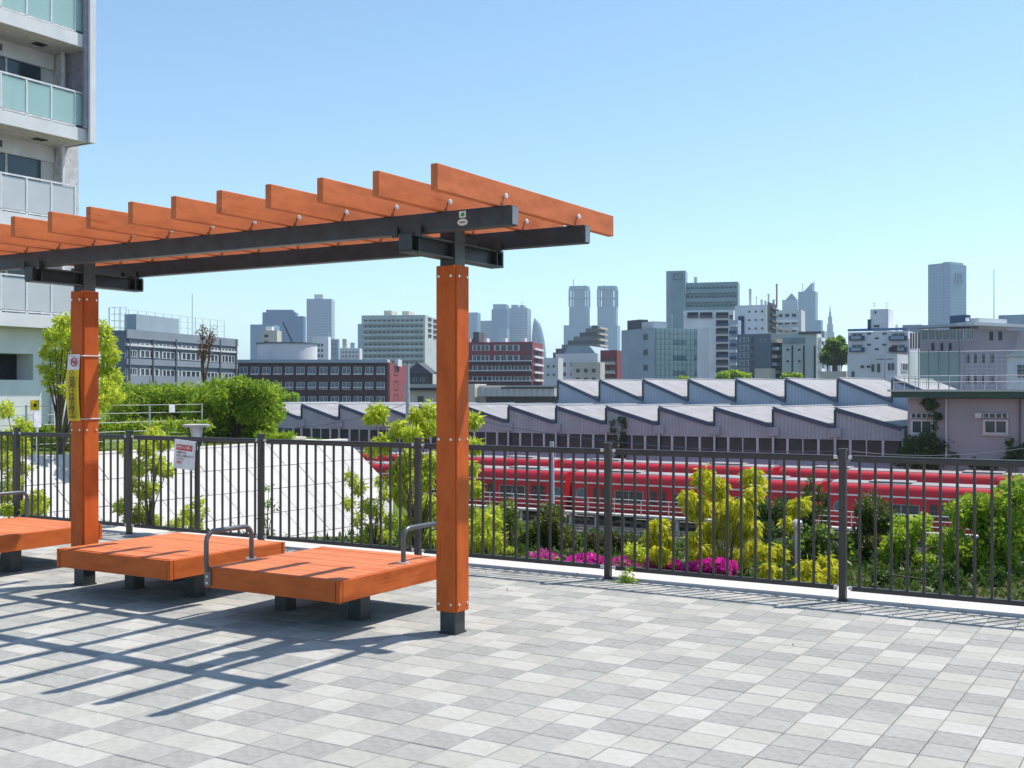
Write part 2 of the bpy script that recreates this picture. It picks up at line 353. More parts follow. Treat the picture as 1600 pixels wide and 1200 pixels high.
# maker's stickers on the front beam
st = MB().box(-.024, .024, -.0015, 0, -.02, .02).build('sticker', mat('sticker_white', (.8, .8, .72), .5), perg); st.location = (-3.78 - PX, 5.7145 - VC, 2.645)
MB().prism([(-.013, -.010), (.012, -.012), (.016, .004), (.008, .013), (-.008, .008)], 1, -.0028, -.0016).build('leaf_mark', mat('sticker_green', (.04, .35, .08), .5), st)
ov = MB().prism([(.037 * math.cos(i * math.pi / 10), .021 * math.sin(i * math.pi / 10)) for i in range(20)], 1, -.0015, 0).build('sticker', mat('sticker_cream', (.75, .7, .6), .5), perg)
ov.location = (-3.78 - PX, 5.7145 - VC, 2.598)
MB().prism([(.026 * math.cos(i * math.pi / 10), .004 * math.sin(i * math.pi / 10)) for i in range(20)], 1, -.0028, -.0016).build('lettering_band', mat('sticker_ink', (.1, .12, .1), .5), ov)
# ------------------------------------------------------------------ benches
def bench(label, u0, u1, v0, v1, handles):
    cu, cv = (u0 + u1) / 2, (v0 + v1) / 2; e = empty('bench', label, 'bench', (cu, cv, 0), group='low platform benches under the pergola')
    hu, hv = (u1 - u0) / 2, (v1 - v0) / 2; top = .36
    for s in (-1, 1):
        MB().box(-hu + .037, hu - .037, *sorted((s * hv, s * (hv - .028))), top - .145, top - .004).build('fascia_board', WF, e, bevel=.003)
        MB().box(*sorted((s * hu, s * (hu - .028))), -hv + .037, hv - .037, top - .145, top - .004).build('fascia_board', WG, e, bevel=.003)
        for r in (-1, 1): MB().box(*sorted((s * (hu + .002), s * (hu - .03))), *sorted((r * (hv + .002), r * (hv - .03))), top - .147, top - .002).build('corner_block', WZ, e, bevel=.003)
    n = 11; bw = (2 * hv - .06) / n; pl = None
    for i in range(n):
        if pl is None: pl = MB().box(-hu + .03, hu - .03, -bw / 2 + .0018, bw / 2 - .0018, top - .03, top).build('plank', WX, e, bevel=.002); o = pl
        else: o = pl.copy(); COL.objects.link(o)
        o.location = (0, -hv + .03 + bw * (i + .5), random.uniform(-.001, .001))
    MB().box(-hu + .05, hu - .05, -hv + .045, hv - .045, top - .1, top - .04).build('sub_frame', STEEL, e)
    for s in (-1, 1):
        for r in ((-.15, .3) if s < 0 else (-.15,)):
            lg = MB().box(s * .34 - .055, s * .34 + .055, r, r + .11, 0, top - .1).build('leg', STEEL, e, bevel=.004)
            MB().box(s * .34 - .06, s * .34 + .06, r - .005, r + .115, .002, .008).build('foot_plate', STEEL, lg)
    for (hx, side) in handles:      # hx: local u of the loop, side: -1 front, 1 back
        x = hx; y1 = side * (hv + .022); y0 = side * (hv - .42); r = .075; pts = []
        zt = top + .245; zb = top - .03
        pts.append((x, y0, top)); pts.append((x, y0, zt - r))
        for i in range(1, 7): a = i / 6 * math.pi / 2; pts.append((x, y0 + side * r * (1 - math.cos(a)), zt - r + r * math.sin(a)))
        for i in range(0, 7): a = i / 6 * math.pi / 2; pts.append((x, y1 + side * .0 - side * r * (1 - math.sin(a)), zt - r + r * math.cos(a)))
        pts.append((x, y1, zb + .06)); pts.append((x, y1 - side * .006, zb + .03)); pts.append((x, y1 - side * .014, zb))
        hd = MB().tube(pts, .0175, 12).build('armrest', HANDLE, e, smooth=True)
        MB().tube([(x, y0, top), (x, y0, top + .012)], .042, 16).build('flange', BOLT, hd)
        MB().box(x - .03, x + .03, *sorted((side * (hv + .004), side * (hv + .012))), top - .13, top - .01).build('clamp_plate', mat('clamp_metal', (.18, .19, .2), .4, .6), hd)
        for z in (.055, .1):
            q = ob('bolt', b_me, hd, (x, side * (hv + .011), top - z - .01)); q.rotation_euler[2] = side * math.pi / 2
    return e
bench('orange plank bench nearest the right pergola post, with two tube armrests', -5.93, -4.73, 5.715, 6.96, [(-.57, -1), (.5, 1)])
bench('orange plank bench without armrests, between the two pergola posts', -7.62, -6.365, 5.79, 7.0, [])
bench('orange plank bench behind the left pergola post, cut off by the picture edge', -9.9, -8.68, 5.79, 7.08, [(-.5, 1)])
# ------------------------------------------------------------------ signs
INK = mat('black_ink', (.02, .02, .02), .6); RED = mat('sign_red', (.6, .02, .04), .5); SW = mat('sign_white', (.82, .82, .84), .5); YEL = mat('banner_yellow', (.82, .62, .02), .6)
ban = empty('banner', 'yellow and white no smoking banner tied to the left pergola post', 'banner', (-7.81, VC - .088, 0))
R90 = (math.radians(90), 0, 0)
b = MB(); nz_ = 14
def strip(z0, z1, name, m, par):
    q = MB(); k = 10; pts = []
    for i in range(k + 1):
        z = z0 + (z1 - z0) * i / k; o = .010 + .012 * math.sin(z * 9.0) * (1 - abs((z - 1.65) / .5)); sh = -.075 - .02 * math.sin((z - 1.3) * 4.4)
        pts.append((sh, -o - .004, z)); pts.append((sh + .145, -o * .4 - .004, z))
    fs = [(2 * i, 2 * i + 1, 2 * i + 3, 2 * i + 2) for i in range(k)]
    pts2 = [(x, y + .0012, z) for x, y, z in pts]; nn = len(pts)
    q.add(pts + pts2, fs + [tuple(j + nn for j in reversed(f)) for f in fs]); return q.build(name, m, par, fix=False)
strip(1.345, 1.62, 'yellow_panel_lower', YEL, ban); strip(1.62, 1.76, 'yellow_panel', YEL, ban); wp = strip(1.76, 1.885, 'white_panel', SW, ban)
for i, ch in enumerate('公園は禁煙'):
    text_obj('lettering', ch, .082, INK, ban, (-.012, -.032, 1.715 - i * .072), R90)
text_obj('lettering', '中野区', .033, INK, ban, (.0, -.03, 1.372), R90)
ring = MB().tube([(.034 * math.cos(i * math.pi / 12), 0, .034 * math.sin(i * math.pi / 12)) for i in range(25)], .0045, 6, False).build('prohibition_ring', RED, ban); ring.location = (.01, -.026, 1.822)
MB().tube([(-.024, 0, .024), (.024, 0, -.024)], .004, 6).build('prohibition_bar', RED, ring)
MB().box(-.022, .018, -.001, .001, -.005, .005).build('cigarette_mark', INK, ring)
for z in (1.872, 1.36):
    d = .086; MB().tube([(-.075, -d - .01, z), (.06, -d, z), (d, -d, z), (d, d, z), (-d, d, z), (-d, -d, z)], .0055, 6).build('tie_cord', mat('cord', (.6, .58, .6), .7), ban).location = (0, .088, 0)
ns = W(281, 711, depth(-9.2, FV) - .06)
sg = empty('notice_board', 'small white notice with a red heading hung on the railing', 'sign', (ns.x, FV - .055, ns.z)); sg.rotation_euler = (0, math.radians(4), 0)
MB().box(-.155, .155, -.006, .006, -.155, .155).build('board', SW, sg, bevel=.003)
hd = MB().box(-.122, .122, -.0085, -.0065, .045, .105).build('heading_panel', RED, sg)
text_obj('lettering', '禁煙のお願い', .04, SW, hd, (0, -.0095, .075), R90)
for z, s_, c in ((.02, '公園内では', INK), (-.015, 'たばこを吸わないで', INK), (-.05, 'ください', RED), (-.09, '中野区', RED)):
    text_obj('lettering', s_, .03, c, sg, (-.118, -.0075, z), R90, align='LEFT')
for s in (-1, 1): MB().tube([(s * .14, -.008, .14), (s * .14, .045, .15)], .004, 6).build('tie', BOLT, sg)
# ------------------------------------------------------------------ rail yard
RUST = mat('rail_steel', (.32, .30, .29), .45, .5); SLEEP = mat('sleeper', (.2, .19, .18), .9)
rail_me = MB().box(-70, 60, -.035, .035, 0, .16).mesh('rail', RUST)
for lab, v in (('railway track nearest the planting bed, beyond the railing', 61), ('railway track second from the planting bed', 65), ('railway track just in front of the white walkway rail', 68.2),
               ('railway track under the nearer red train', 73), ('railway track under the farther red train', 83)):
    tr = empty('railway_track', lab, 'track', (-30, v, RAILZ), group='tracks of the depot')
    for s in (-1, 1): ob('rail', rail_me, tr, (0, s * .72, .1))
    b = MB()
    for i in range(160): b.box(-70 + i * .8, -69.76 + i * .8, -1.2, 1.2, -.02, .1)
    o = b.build('sleepers', SLEEP, tr, fix=False); o['kind'] = 'stuff'
# walkway with white rail
wk = empty('walkway_railing', 'white tube railing of the walkway in front of the red train', 'railing', (-38, 70.4, RAILZ))
WT = mat('white_tube', (.7, .72, .72), .4)
MB().box(-42, 34, -.35, .35, .86, 1.0).build('deck', CONC, wk)
for z in (1.35, 1.68, 2.0): MB().tube([(-42, -.3, z), (34, -.3, z)], .028, 6).build('rail', WT, wk)
pm_ = MB().tube([(0, -.3, 1.0), (0, -.3, 2.02)], .03, 6).mesh('post', WT); lm_ = MB().box(-.1, .1, -.1, .1, 0, .86).mesh('support', CONC)
for i in range(39): ob('post', pm_, wk, (-42 + i * 2, 0, 0)); ob('support', lm_, wk, (-41.5 + i * 2, 0, 0)) if i < 38 else None
# trains
TRED = mat('train_red', (.55, .008, .022), .48, 0, .5, .06, 1); TROOF = mat('train_roof', (.36, .33, .34), .6, 0, .3, .12, .7); TWH = mat('train_white', (.75, .74, .76), .4)
TGL = mat('train_glass', (.03, .04, .05), .08, 0, .7); TDK = mat('train_under', (.05, .05, .055), .8); TDOOR = mat('train_door', (.42, .02, .035), .35)
def arc_profile():
    p = [(-1.4, .55), (-1.42, 2.72)]
    for i in range(1, 7): a = i / 6 * math.radians(75); p.append((-1.42 + .55 * (1 - math.cos(a)), 2.72 + .62 * math.sin(a)))
    return p
LP = arc_profile(); BODYP = LP + [(-x, z) for x, z in reversed(LP)]; rx, rz_ = LP[-1]
CL = 17.7
def train_car():
    e = ob('train_car', None)
    MB().prism(BODYP, 0, -CL / 2, CL / 2).build('body', TRED, e, smooth=False)
    MB().prism([(rx + .06, rz_ - .01), (rx + .1, rz_ + .06), (-.4, rz_ + .13), (.4, rz_ + .13), (-rx - .1, rz_ + .06), (-rx - .06, rz_ - .01)], 0, -CL / 2 + .1, CL / 2 - .1).build('roof', TROOF, e)
    for x in (-5.2, 5.0): MB().box(x - 1.3, x + 1.3, -.75, .75, rz_ + .12, rz_ + .2).build('air_conditioner', TROOF, e, bevel=.04)
    for s in (-1, 1):
        MB().box(-CL / 2 + .02, CL / 2 - .02, *sorted((s * 1.405, s * 1.432)), 2.59, 2.69).build('white_band', TWH, e)
        MB().box(-CL / 2 + .02, CL / 2 - .02, *sorted((s * 1.395, s * 1.425)), .56, .66).build('sill_band', TWH, e)
    for x in (-6.6, -2.2, 2.2, 6.6):
        d = MB().box(x - .65, x + .65, -1.428, -1.40, .68, 2.5).build('door', TDOOR, e)
        for k in (-1, 1): MB().box(x + k * .32 - .22, x + k * .32 + .22, -1.434, -1.429, 1.35, 2.25).build('pane', TGL, d)
    for x in (-4.4, 0, 4.4):
        wn = MB().box(x - 1.1, x + 1.1, -1.43, -1.405, 1.35, 2.2).build('window', mat('train_frame', (.25, .25, .26), .4), e)
        for k in (-1, 1): MB().box(x + k * .53 - .49, x + k * .53 + .49, -1.438, -1.431, 1.4, 2.15).build('pane', TGL, wn)
    for x in (-8.1, 8.1):
        r_ = MB().tube([(x, -1.40, 1.85), (x, -1.432, 1.85)], .42, 20).build('round_window', mat('train_frame', (.25,) * 3), e)
        MB().tube([(x, -1.431, 1.85), (x, -1.438, 1.85)], .34, 20).build('pane', GLASSB, r_)
    MB().box(-CL / 2 + .3, CL / 2 - .3, -1.2, 1.2, .3, .56).build('underframe', TDK, e)
    for x in (-6, 6):
        bo = MB().box(x - 1.3, x + 1.3, -1.05, 1.05, .15, .5).build('bogie', TDK, e)
        for k in (-.9, .9):
            for s in (-1, 1): MB().tube([(x + k, s * .72 - .06, .33), (x + k, s * .72 + .06, .33)], .33, 14).build('wheel', RUST, bo)
    MB().box(CL / 2 - .01, CL / 2 + .16, -.55, .55, .6, 2.6).build('gangway', TDK, e)
    return e
proto = train_car()
cars = [('leftmost red train car of the nearer train, hidden behind saplings', -65.6, 73), ('red train car on the nearer track left of the car gap', -47.4, 73), ('red train car on the nearer track right of the car gap, facing the yellow shrub', -29.2, 73),
        ('rightmost red train car of the nearer train, partly behind green shrubs', -11, 73),
        ('leftmost red train car of the farther train, only its roof showing', -72, 83), ('second red car from left of the farther train, only its roof showing', -53.8, 83),
        ('third red car from left of the farther train, only its roof showing', -35.6, 83), ('rightmost red car of the farther train, only its roof showing', -17.4, 83)]
for i, (lab, u, v) in enumerate(cars):
    c = proto if i == 0 else copy_tree(proto)
    c.location = (u, v, RAILZ + .26 + (.12 if v > 80 else 0)); tag(c, lab, 'train car', 'red train cars in the depot')
# depot sheds with saw-tooth roofs
LAV = stripes('ribbed_lavender', (.44, .50, .56), (.365, .42, .475), 0, 3.2); BLUE = stripes('ribbed_blue', (.36, .43, .53), (.30, .37, .47), 0, 3.2)
ROOFM = stripes('pale_roof_sheet', (.37, .36, .375), (.32, .31, .325), 1, 1.1, noise=.12, bump=.3); stain(ROOFM, .8); stain(LAV, .85); TRIM = mat('dark_trim', (.06, .09, .15), .5)
RIDGE = mat('ridge_cap', (.75, .77, .8), .4); MUL = mat('pale_mullion', (.6, .6, .66), .5); SGL = mat('shed_glass', (.035, .05, .06), .2, 0, .5, .4, .4)
def shed(label, v0, v1, upeak, P, n, zp, zv, wallm, base, windows):
    e = empty('depot_shed', label, 'shed', (upeak, v0, RAILZ)); z = lambda a: a - RAILZ
    zw = zv - (.95 if windows else 2.5)
    gw = MB().prism([(0, z(zw)), (P, z(zw)), (P, z(zv)), (0, z(zp))], 1, 0, .2).mesh('gable_wall', wallm)
    sl = (zp - zv) / P; q = lambda x, d: z(zp) - sl * x + d
    rm = MB().prism([(-.12, q(-.12, .05)), (P, q(P, .05)), (P, q(P, .17)), (-.12, q(-.12, .17))], 1, .0, v1 - v0).mesh('roof_panel', ROOFM)
    tm = MB().prism([(-.02, q(0, -.18)), (P - .05, q(P - .05, -.18)), (P - .05, q(P, .175)), (-.02, q(0, .175))], 1, -.14, -.02).mesh('verge_trim', TRIM)
    vm = MB().box(-.14, .02, -.1, v1 - v0, z(zv), z(zp)).mesh('clerestory', SGL)
    km = MB().box(-.2, .14, -.1, v1 - v0, q(0, .172), q(0, .23)).mesh('ridge_cap', RIDGE)
    hm = MB().box(-.45, .45, -.25, -.01, z(zv) - .75, z(zv) - .05).mesh('rain_hopper', wallm); dm = MB().tube([(0, -.14, 0), (0, -.14, z(zv) - .75)], .09, 8).mesh('downpipe', MUL)
    for i in range(n):
        x = -P * i
        for nm, me in (('gable_wall', gw), ('roof_panel', rm), ('verge_trim', tm), ('clerestory', vm), ('ridge_cap', km)): ob(nm, me, e, (x, 0, 0))
        if windows: ob('rain_hopper', hm, e, (x, 0, 0)); ob('downpipe', dm, e, (x, 0, 0))
    xl = -P * (n - 1); 
    if windows:
        zb = -3.75
        MB().box(xl, P, .25, .4, z(zb), z(zw)).build('window_backing', DARK, e)
        pn = MB().box(-.57, .57, .1, .14, z(zb) + .04, z(zw) - .04).mesh('pane', SGL); k = int((P - xl) / 1.25)
        ml = MB().box(-.05, .05, .0, .2, z(zb), z(zw) - .001).mesh('mullion', MUL)
        for i in range(k):
            ob('pane', pn, e, (xl + 1.25 * (i + .5), 0, 0)); ob('mullion', ml, e, (xl + 1.25 * i, 0, 0), scale=(1.9 if i % 2 else .8, 1, 1))
        MB().box(xl, P, 0, .22, 0, z(zb) - .001).build('lower_wall', BLUE, e)
        MB().box(xl, P, -.06, -.002, z(zb) - .1, z(zb) + .02).build('window_sill', MUL, e)
    else: MB().box(xl, P, .02, .18, 0, z(zw) + .001).build('lower_wall', wallm, e)
    MB().box(P + .002, P + .2, .0, v1 - v0, 0, z(zv)).build('end_wall', wallm, e)
    MB().box(xl, P, v1 - v0 - .2, v1 - v0, 0, z(zv)).build('rear_wall', wallm, e)
    return e
shed('lavender depot shed with saw-tooth roof and a band of dark windows, nearer of the two', 90, 107.6, U_at(1306, 90), 5.01, 14, .22, -1.2, LAV, 0, True)
shed('blue-grey depot shed with saw-tooth roof, rising behind the nearer shed', 108, 126, U_at(1395, 108), 5.01, 8, 2.78, .72, BLUE, 0, False)
# ------------------------------------------------------------------ buildings
def win_mesh(name, fm, gm, mull, fr=.1):
    b = MB(); o = .5; i = .5 - fr
    b.add([(-o, -1, -o), (o, -1, -o), (o, -1, o), (-o, -1, o), (-i, -1, -i), (i, -1, -i), (i, -1, i), (-i, -1, i),
           (-i, -.2, -i), (i, -.2, -i), (i, -.2, i), (-i, -.2, i), (-o, 0, -o), (o, 0, -o), (o, 0, o), (-o, 0, o)],
          [(0, 1, 5, 4), (1, 2, 6, 5), (2, 3, 7, 6), (3, 0, 4, 7), (4, 5, 9, 8), (5, 6, 10, 9), (6, 7, 11, 10), (7, 4, 8, 11),
           (0, 12, 13, 1), (1, 13, 14, 2), (2, 14, 15, 3), (3, 15, 12, 0)])
    for m in range(mull):
        x = -.5 + (m + 1) / (mull + 1); b.box(x - .025, x + .025, -.9, -.25, -i, i)
    b.mi = 1; b.add([(-i, -.2, -i), (i, -.2, -i), (i, -.2, i), (-i, -.2, i)], [(0, 1, 2, 3)])
    return b.mesh(name, [fm, gm])
WFR = mat('window_frame_pale', (.6, .61, .62), .5); WFD = mat('window_frame_dark', (.12, .12, .13), .5)
WIN = {'pale': win_mesh('window', WFR, GLASS, 1), 'plain': win_mesh('window', WFR, GLASS, 0, .06), 'dark': win_mesh('window', WFD, GLASS, 1, .06), 'blue': win_mesh('window', WFR, GLASSB, 1, .05),
       'hole': win_mesh('window', WFD, DARK, 0, .03), 'ribbon': win_mesh('window', WFR, GLASS, 3, .06)}
class Bd:
    def __init__(s, name, label, x0, xc, x1, ytop, Z, al, m, dep=None, zg=-8., group=None, parapet=.6, cat='building', rel=True):
        t = lambda x: (x - 800) / F; al += math.degrees(math.atan(t(xc))) if rel else 0
        s.Z = Z; s.X = t(xc) * Z; s.al = math.radians(al); s.c, s.s = math.cos(s.al), math.sin(s.al); s.zg = zg; s.t = t
        s.wl = s.w(x0, 'f'); s.wr = dep if dep else s.w(x1, 's'); s.H = CAMH + (HZ - ytop) * Z / F - zg
        o = RGT * (s.X - s.wl * s.c) + FWD * (Z + s.wl * s.s)
        s.e = empty(name, label, cat, (o.x, o.y, zg), YAW - s.al, group)
        b = MB().box(0, s.wl, 0, s.wr, 0, s.H)
        if parapet:
            f = .25; h = s.H; b.f.pop(1); b.m.pop(1)
            x0_, x1_, y0_, y1_ = f, s.wl - f, f, s.wr - f
            b.add([(0, 0, h), (s.wl, 0, h), (s.wl, s.wr, h), (0, s.wr, h), (x0_, y0_, h), (x1_, y0_, h), (x1_, y1_, h), (x0_, y1_, h),
                   (x0_, y0_, h - parapet), (x1_, y0_, h - parapet), (x1_, y1_, h - parapet), (x0_, y1_, h - parapet)],
                  [(0, 1, 5, 4), (1, 2, 6, 5), (2, 3, 7, 6), (3, 0, 4, 7), (4, 5, 9, 8), (5, 6, 10, 9), (6, 7, 11, 10), (7, 4, 8, 11), (8, 9, 10, 11)])
        s.wall = b.build('wall', m, s.e, fix=False)
    def w(s, px, face):
        t = s.t(px)
        return (s.X - t * s.Z) / (s.c + t * s.s) if face == 'f' else (t * s.Z - s.X) / (s.s - t * s.c)
    def loc(s, px, py, face):
        w = s.w(px, face); Zp = s.Z + w * (s.s if face == 'f' else s.c)
        return (s.wl - w if face == 'f' else w), CAMH + (HZ - py) * Zp / F - s.zg
    def rect(s, x0, x1, y0, y1, face):
        xm = (x0 + x1) / 2; ym = (y0 + y1) / 2; a, _ = s.loc(x0, ym, face); c, _ = s.loc(x1, ym, face); _, zb = s.loc(xm, y1, face); _, zt = s.loc(xm, y0, face)
        return a, c, zb, zt
    def place(s, name, me, cx, cz, w, h, face, d):
        o = ob(name, me, s.e, (cx, -.002, cz) if face == 'f' else (s.wl + .002, cx, cz), 0 if face == 'f' else math.pi / 2, (w, d, h)); return o
    def win(s, x0, x1, y0, y1, face='f', kind='pale', d=.12, name='window'):
        a, c, zb, zt = s.rect(x0, x1, y0, y1, face); return s.place(name, WIN[kind], (a + c) / 2, (zb + zt) / 2, c - a, zt - zb, face, d)
    def grid(s, x0, x1, nx, y0, y1, ny, fx=.6, fy=.5, face='f', kind='pale', d=.12, skip=0.):
        a, c, zb, zt = s.rect(x0, x1, y0, y1, face)
        for i in range(nx):
            for j in range(ny):
                if random.random() < skip: continue
                s.place('window', WIN[kind], a + (c - a) * (i + .5) / nx, zb + (zt - zb) * (j + .5) / ny, (c - a) / nx * fx, (zt - zb) / ny * fy, face, d)
    def bx(s, name, x0, x1, y0, y1, out, m, face='f', inn=0.):
        a, c, zb, zt = s.rect(x0, x1, y0, y1, face); b = MB()
        b.box(a, c, -out, inn - .003, zb, zt) if face == 'f' else b.box(s.wl + .003 - inn, s.wl + out, a, c, zb, zt)
        return b.build(name, m, s.e)
    def floors(s, x0, x1, y0, y1, n, m, out=1.0, hf=.4, face='f', name='balcony', gap=0, rail=None):
        "one balcony parapet per storey, standing proud of the wall"
        a, c, zb, zt = s.rect(x0, x1, y0, y1, face); ph = (zt - zb) / n
        for j in range(n):
            z = zb + ph * j; b = MB()
            def bb(y0_, y1_, z0, z1): b.box(a, c, -y1_, -y0_, z0, z1) if face == 'f' else b.box(s.wl + y0_, s.wl + y1_, a, c, z0, z1)
            bb(.003, out, z, z + .18); bb(out - .12, out, z + .18, z + ph * hf); b.build(name, m, s.e)
    def roof(s, name, fx0, fx1, fy0, fy1, h, m, z0=-.6):
        return MB().box(s.wl * fx0, s.wl * fx1, s.wr * fy0, s.wr * fy1, s.H + z0, s.H + h).build(name, m, s.e)
    def mast(s, px, ytop, r=.08, fy=.4, m=None, name='antenna', rungs=2):
        x, z = s.loc(px, ytop, 'f'); b = MB().tube([(x, s.wr * fy, s.H - .6), (x, s.wr * fy, z)], r, 5)
        for k in range(rungs): q = z - .3 - k * .5; b.box(x - .6 + .15 * k, x + .6 - .15 * k, s.wr * fy - .03, s.wr * fy + .03, q, q + .06)
        return b.build(name, m or ALU, s.e)
def cm(name, r, g_, b_, rough=.8, var=.08, scale=.15): return mat(name, (r, g_, b_), rough, 0, .3, var, scale)
C_PALE = cm('wall_pale_grey', .60, .63, .64); C_WHITE = cm('wall_white', .74, .76, .78); C_BEIGE = cm('wall_beige', .55, .52, .44); C_GREYG = cm('wall_grey_green', .46, .52, .49)
C_BRICK = mat('wall_dark_brick', (.085, .04, .045), .85, 0, .3, .2, 1.2); C_BRICKR = mat('wall_red_brick', (.28, .075, .085), .85, 0, .3, .15, 1.2); C_SLATE = cm('wall_slate_blue', .13, .17, .21)
C_MAUVE = cm('wall_mauve', .33, .30, .345); C_DKGREY = cm('wall_dark_grey', .10, .11, .12); C_OLIVE = cm('wall_olive_grey', .17, .18, .17); C_BLUEG = cm('wall_blue_grey', .33, .41, .47)
C_TEAL = cm('wall_teal_grey', .24, .36, .38); C_NAVY = cm('wall_navy', .05, .08, .17)
# --- school-like slate building on the left (its long side runs away to the right)
e = Bd('office_building', 'low slate grey building with netted roof behind the hedge on the left', 168, 195, 371, 516, 205, 14.8, C_SLATE, rel=False)
SLB = cm('slate_band', .24, .28, .32); e.bx('eaves_band', 196, 370, 522, 535, .35, SLB, 's'); e.bx('spandrel', 196, 370, 564, 573, .3, SLB, 's'); e.bx('spandrel', 196, 370, 543, 546, .45, C_PALE, 's'); e.bx('spandrel', 196, 370, 588, 605, .3, SLB, 's')
for a, c in ((198, 213), (217, 248), (252, 278), (282, 312), (316, 340), (345, 366)):
    f = lambda x, y: y + (x - 198) / 170 * 10
    for y0, y1 in ((536, 542), (547, 558), (575, 586)): e.win(a, c, f(a, y0), f(a, y1), 's', 'ribbon', .2)
for x in (199, 236, 272, 341, 366): e.bx('drain_pipe', x, x + 1.2, 530, 606, .5, WFD, 's')
e.roof('roof_plant', .2, .9, .1, .45, 3.2, C_BLUEG)
NET = MB(); q = e
for i in range(15): x = q.wr * (i / 14); NET.tube([(.4, x, q.H - .3), (.4, x, q.H + 4.2)], .06, 4)
for i in range(4): x = q.wl * i / 3; NET.tube([(x, .4, q.H - .3), (x, .4, q.H + 4.2)], .06, 4)
for k in range(4): NET.tube([(.4, q.wr, q.H + .6 + 1.2 * k), (.4, .4, q.H + .6 + 1.2 * k), (q.wl, .4, q.H + .6 + 1.2 * k)], .035, 4)
NET.build('roof_fence', ALU, q.e); q.mast(243, 450, .07, .3, rungs=0)
# --- dark brick building
e = Bd('brick_building', 'long dark brick building with rows of windows behind the lavender shed', 330, 606, 637, 566, 250, 8, C_BRICK)
e.grid(372, 604, 13, 571, 588, 1, .7, .75, 'f', 'blue', .2); e.grid(372, 604, 13, 595, 611, 1, .7, .75, 'f', 'blue', .2); e.grid(372, 604, 13, 617, 634, 1, .7, .75, 'f', 'blue', .2)
for y in (583, 604): 
    for i in range(13): x = 374 + i * 17.85; e.bx('window_ledge', x, x + 13, y + .5, y + 2.5, .7, C_PALE)
e.bx('sunlit_end_wall', 607, 637, 569, 640, .25, C_BRICKR, 's'); e.bx('eaves', 331, 606, 562, 567, .8, C_BLUEG)  # end wall: sunlight painted in as a lighter red brick than the shaded front
for y in (572, 595, 616): e.win(614, 620, y, y + 14, 's', 'hole', .35)
for i, x in enumerate((545, 560, 575, 590, 610)): e.roof('roof_vent', (x - 330) / 280, (x - 330) / 280 + .022, .3, .5, 1.0, C_PALE)
hp = W(449, 558, 262); b = MB()
b.prism([(13.2 * .5 * math.cos(i * math.pi / 16) * 1.06, 6.6 * math.sin(i * math.pi / 16)) for i in range(32)], 2, -3, 2.9); 
o = empty('penthouse_drum', 'white rounded rooftop hall above the dark brick building', 'building', (hp.x, hp.y, hp.z)); b.build('drum_wall', C_WHITE, o, smooth=True)
b = MB().prism([(13.6 * .5 * math.cos(i * math.pi / 16) * 1.06, 6.9 * math.sin(i * math.pi / 16)) for i in range(32)], 2, 2.9, 3.2); b.build('roof', C_SLATE, o)
cp = W(462, 545, 300); ca = W(442, 503, 300)
o = empty('crane', 'thin dark crane jib leaning left above the white rooftop hall', 'crane', (cp.x, cp.y, -8)); cb_ = Vector((cp.x, cp.y, -8))
MB().tube([cp - cb_, ca - cb_], [.35, .22], 5).build('jib', TRIM, o); MB().tube([(0, 0, 0), (0, 0, cp.z + 8)], .6, 6).build('mast', TRIM, o)
# --- far towers on the left
FG1 = facade('far_grid_pale', (.42, .50, .56), (.14, .2, .27), 3.0, 3.4, .22); FG2 = facade('far_glass_blue', (.07, .15, .30), (.04, .10, .23), 3.0, 4.0, .1); FG3 = facade('far_bands', (.24, .32, .38), (.13, .2, .26), 40, 4.0, .25)
FG4 = facade('far_fine', (.13, .26, .35), (.07, .16, .25), 2.4, 4, .2); FG5 = facade('apartment_grid', (.50, .55, .53), (.2, .24, .25), 3.2, 2.9, .3)
Bd('tower', 'pale blue far tower at the left end of the skyline', 391, 428, 437, 507, 1500, 12, FG4)
e = Bd('tower', 'broad deep blue far tower left of the white gridded tower', 410, 462, 466, 488, 1700, 8, FG2); e.roof('roof_plant', .1, .9, .1, .9, 4, FG2)
Bd('tower', 'narrow blue far tower squeezed between the deep blue and gridded towers', 462, 474, 478, 494, 1650, 12, FG2)
e = Bd('tower', 'white gridded residential far tower with a small roof box', 479, 518, 523, 467, 1400, 8, FG1); e.roof('roof_box', .28, .62, .2, .8, 6, C_PALE)
e = Bd('building', 'small cream building with dishes under the deep blue tower', 408, 433, 440, 516, 420, 15, C_BEIGE); e.grid(410, 422, 1, 520, 540, 2, .5, .4, 'f', 'hole'); e.roof('dish_cluster', .2, .6, .3, .7, 1.5, C_WHITE)
e = Bd('building', 'white building with stepped blue left side below the gridded tower', 488, 513, 517, 526, 420, 10, C_WHITE); e.grid(490, 506, 3, 535, 560, 3, .6, .5, 'f', 'dark'); e.mast(512, 519, .2)
e = Bd('building', 'tiny grey building with round tank right of the gridded tower', 515, 529, 531, 530, 500, 10, C_BLUEG); e.grid(517, 527, 2, 534, 556, 3, .5, .5)
e = Bd('building', 'low pale rooftop cluster left of the grey-green apartment block', 531, 562, 566, 544, 480, 8, C_PALE); e.grid(533, 560, 5, 547, 560, 2, .6, .5); e.roof('tank', .1, .3, .2, .6, 4, C_BEIGE); e.roof('tank', .5, .7, .2, .6, 2.4, C_BLUEG)
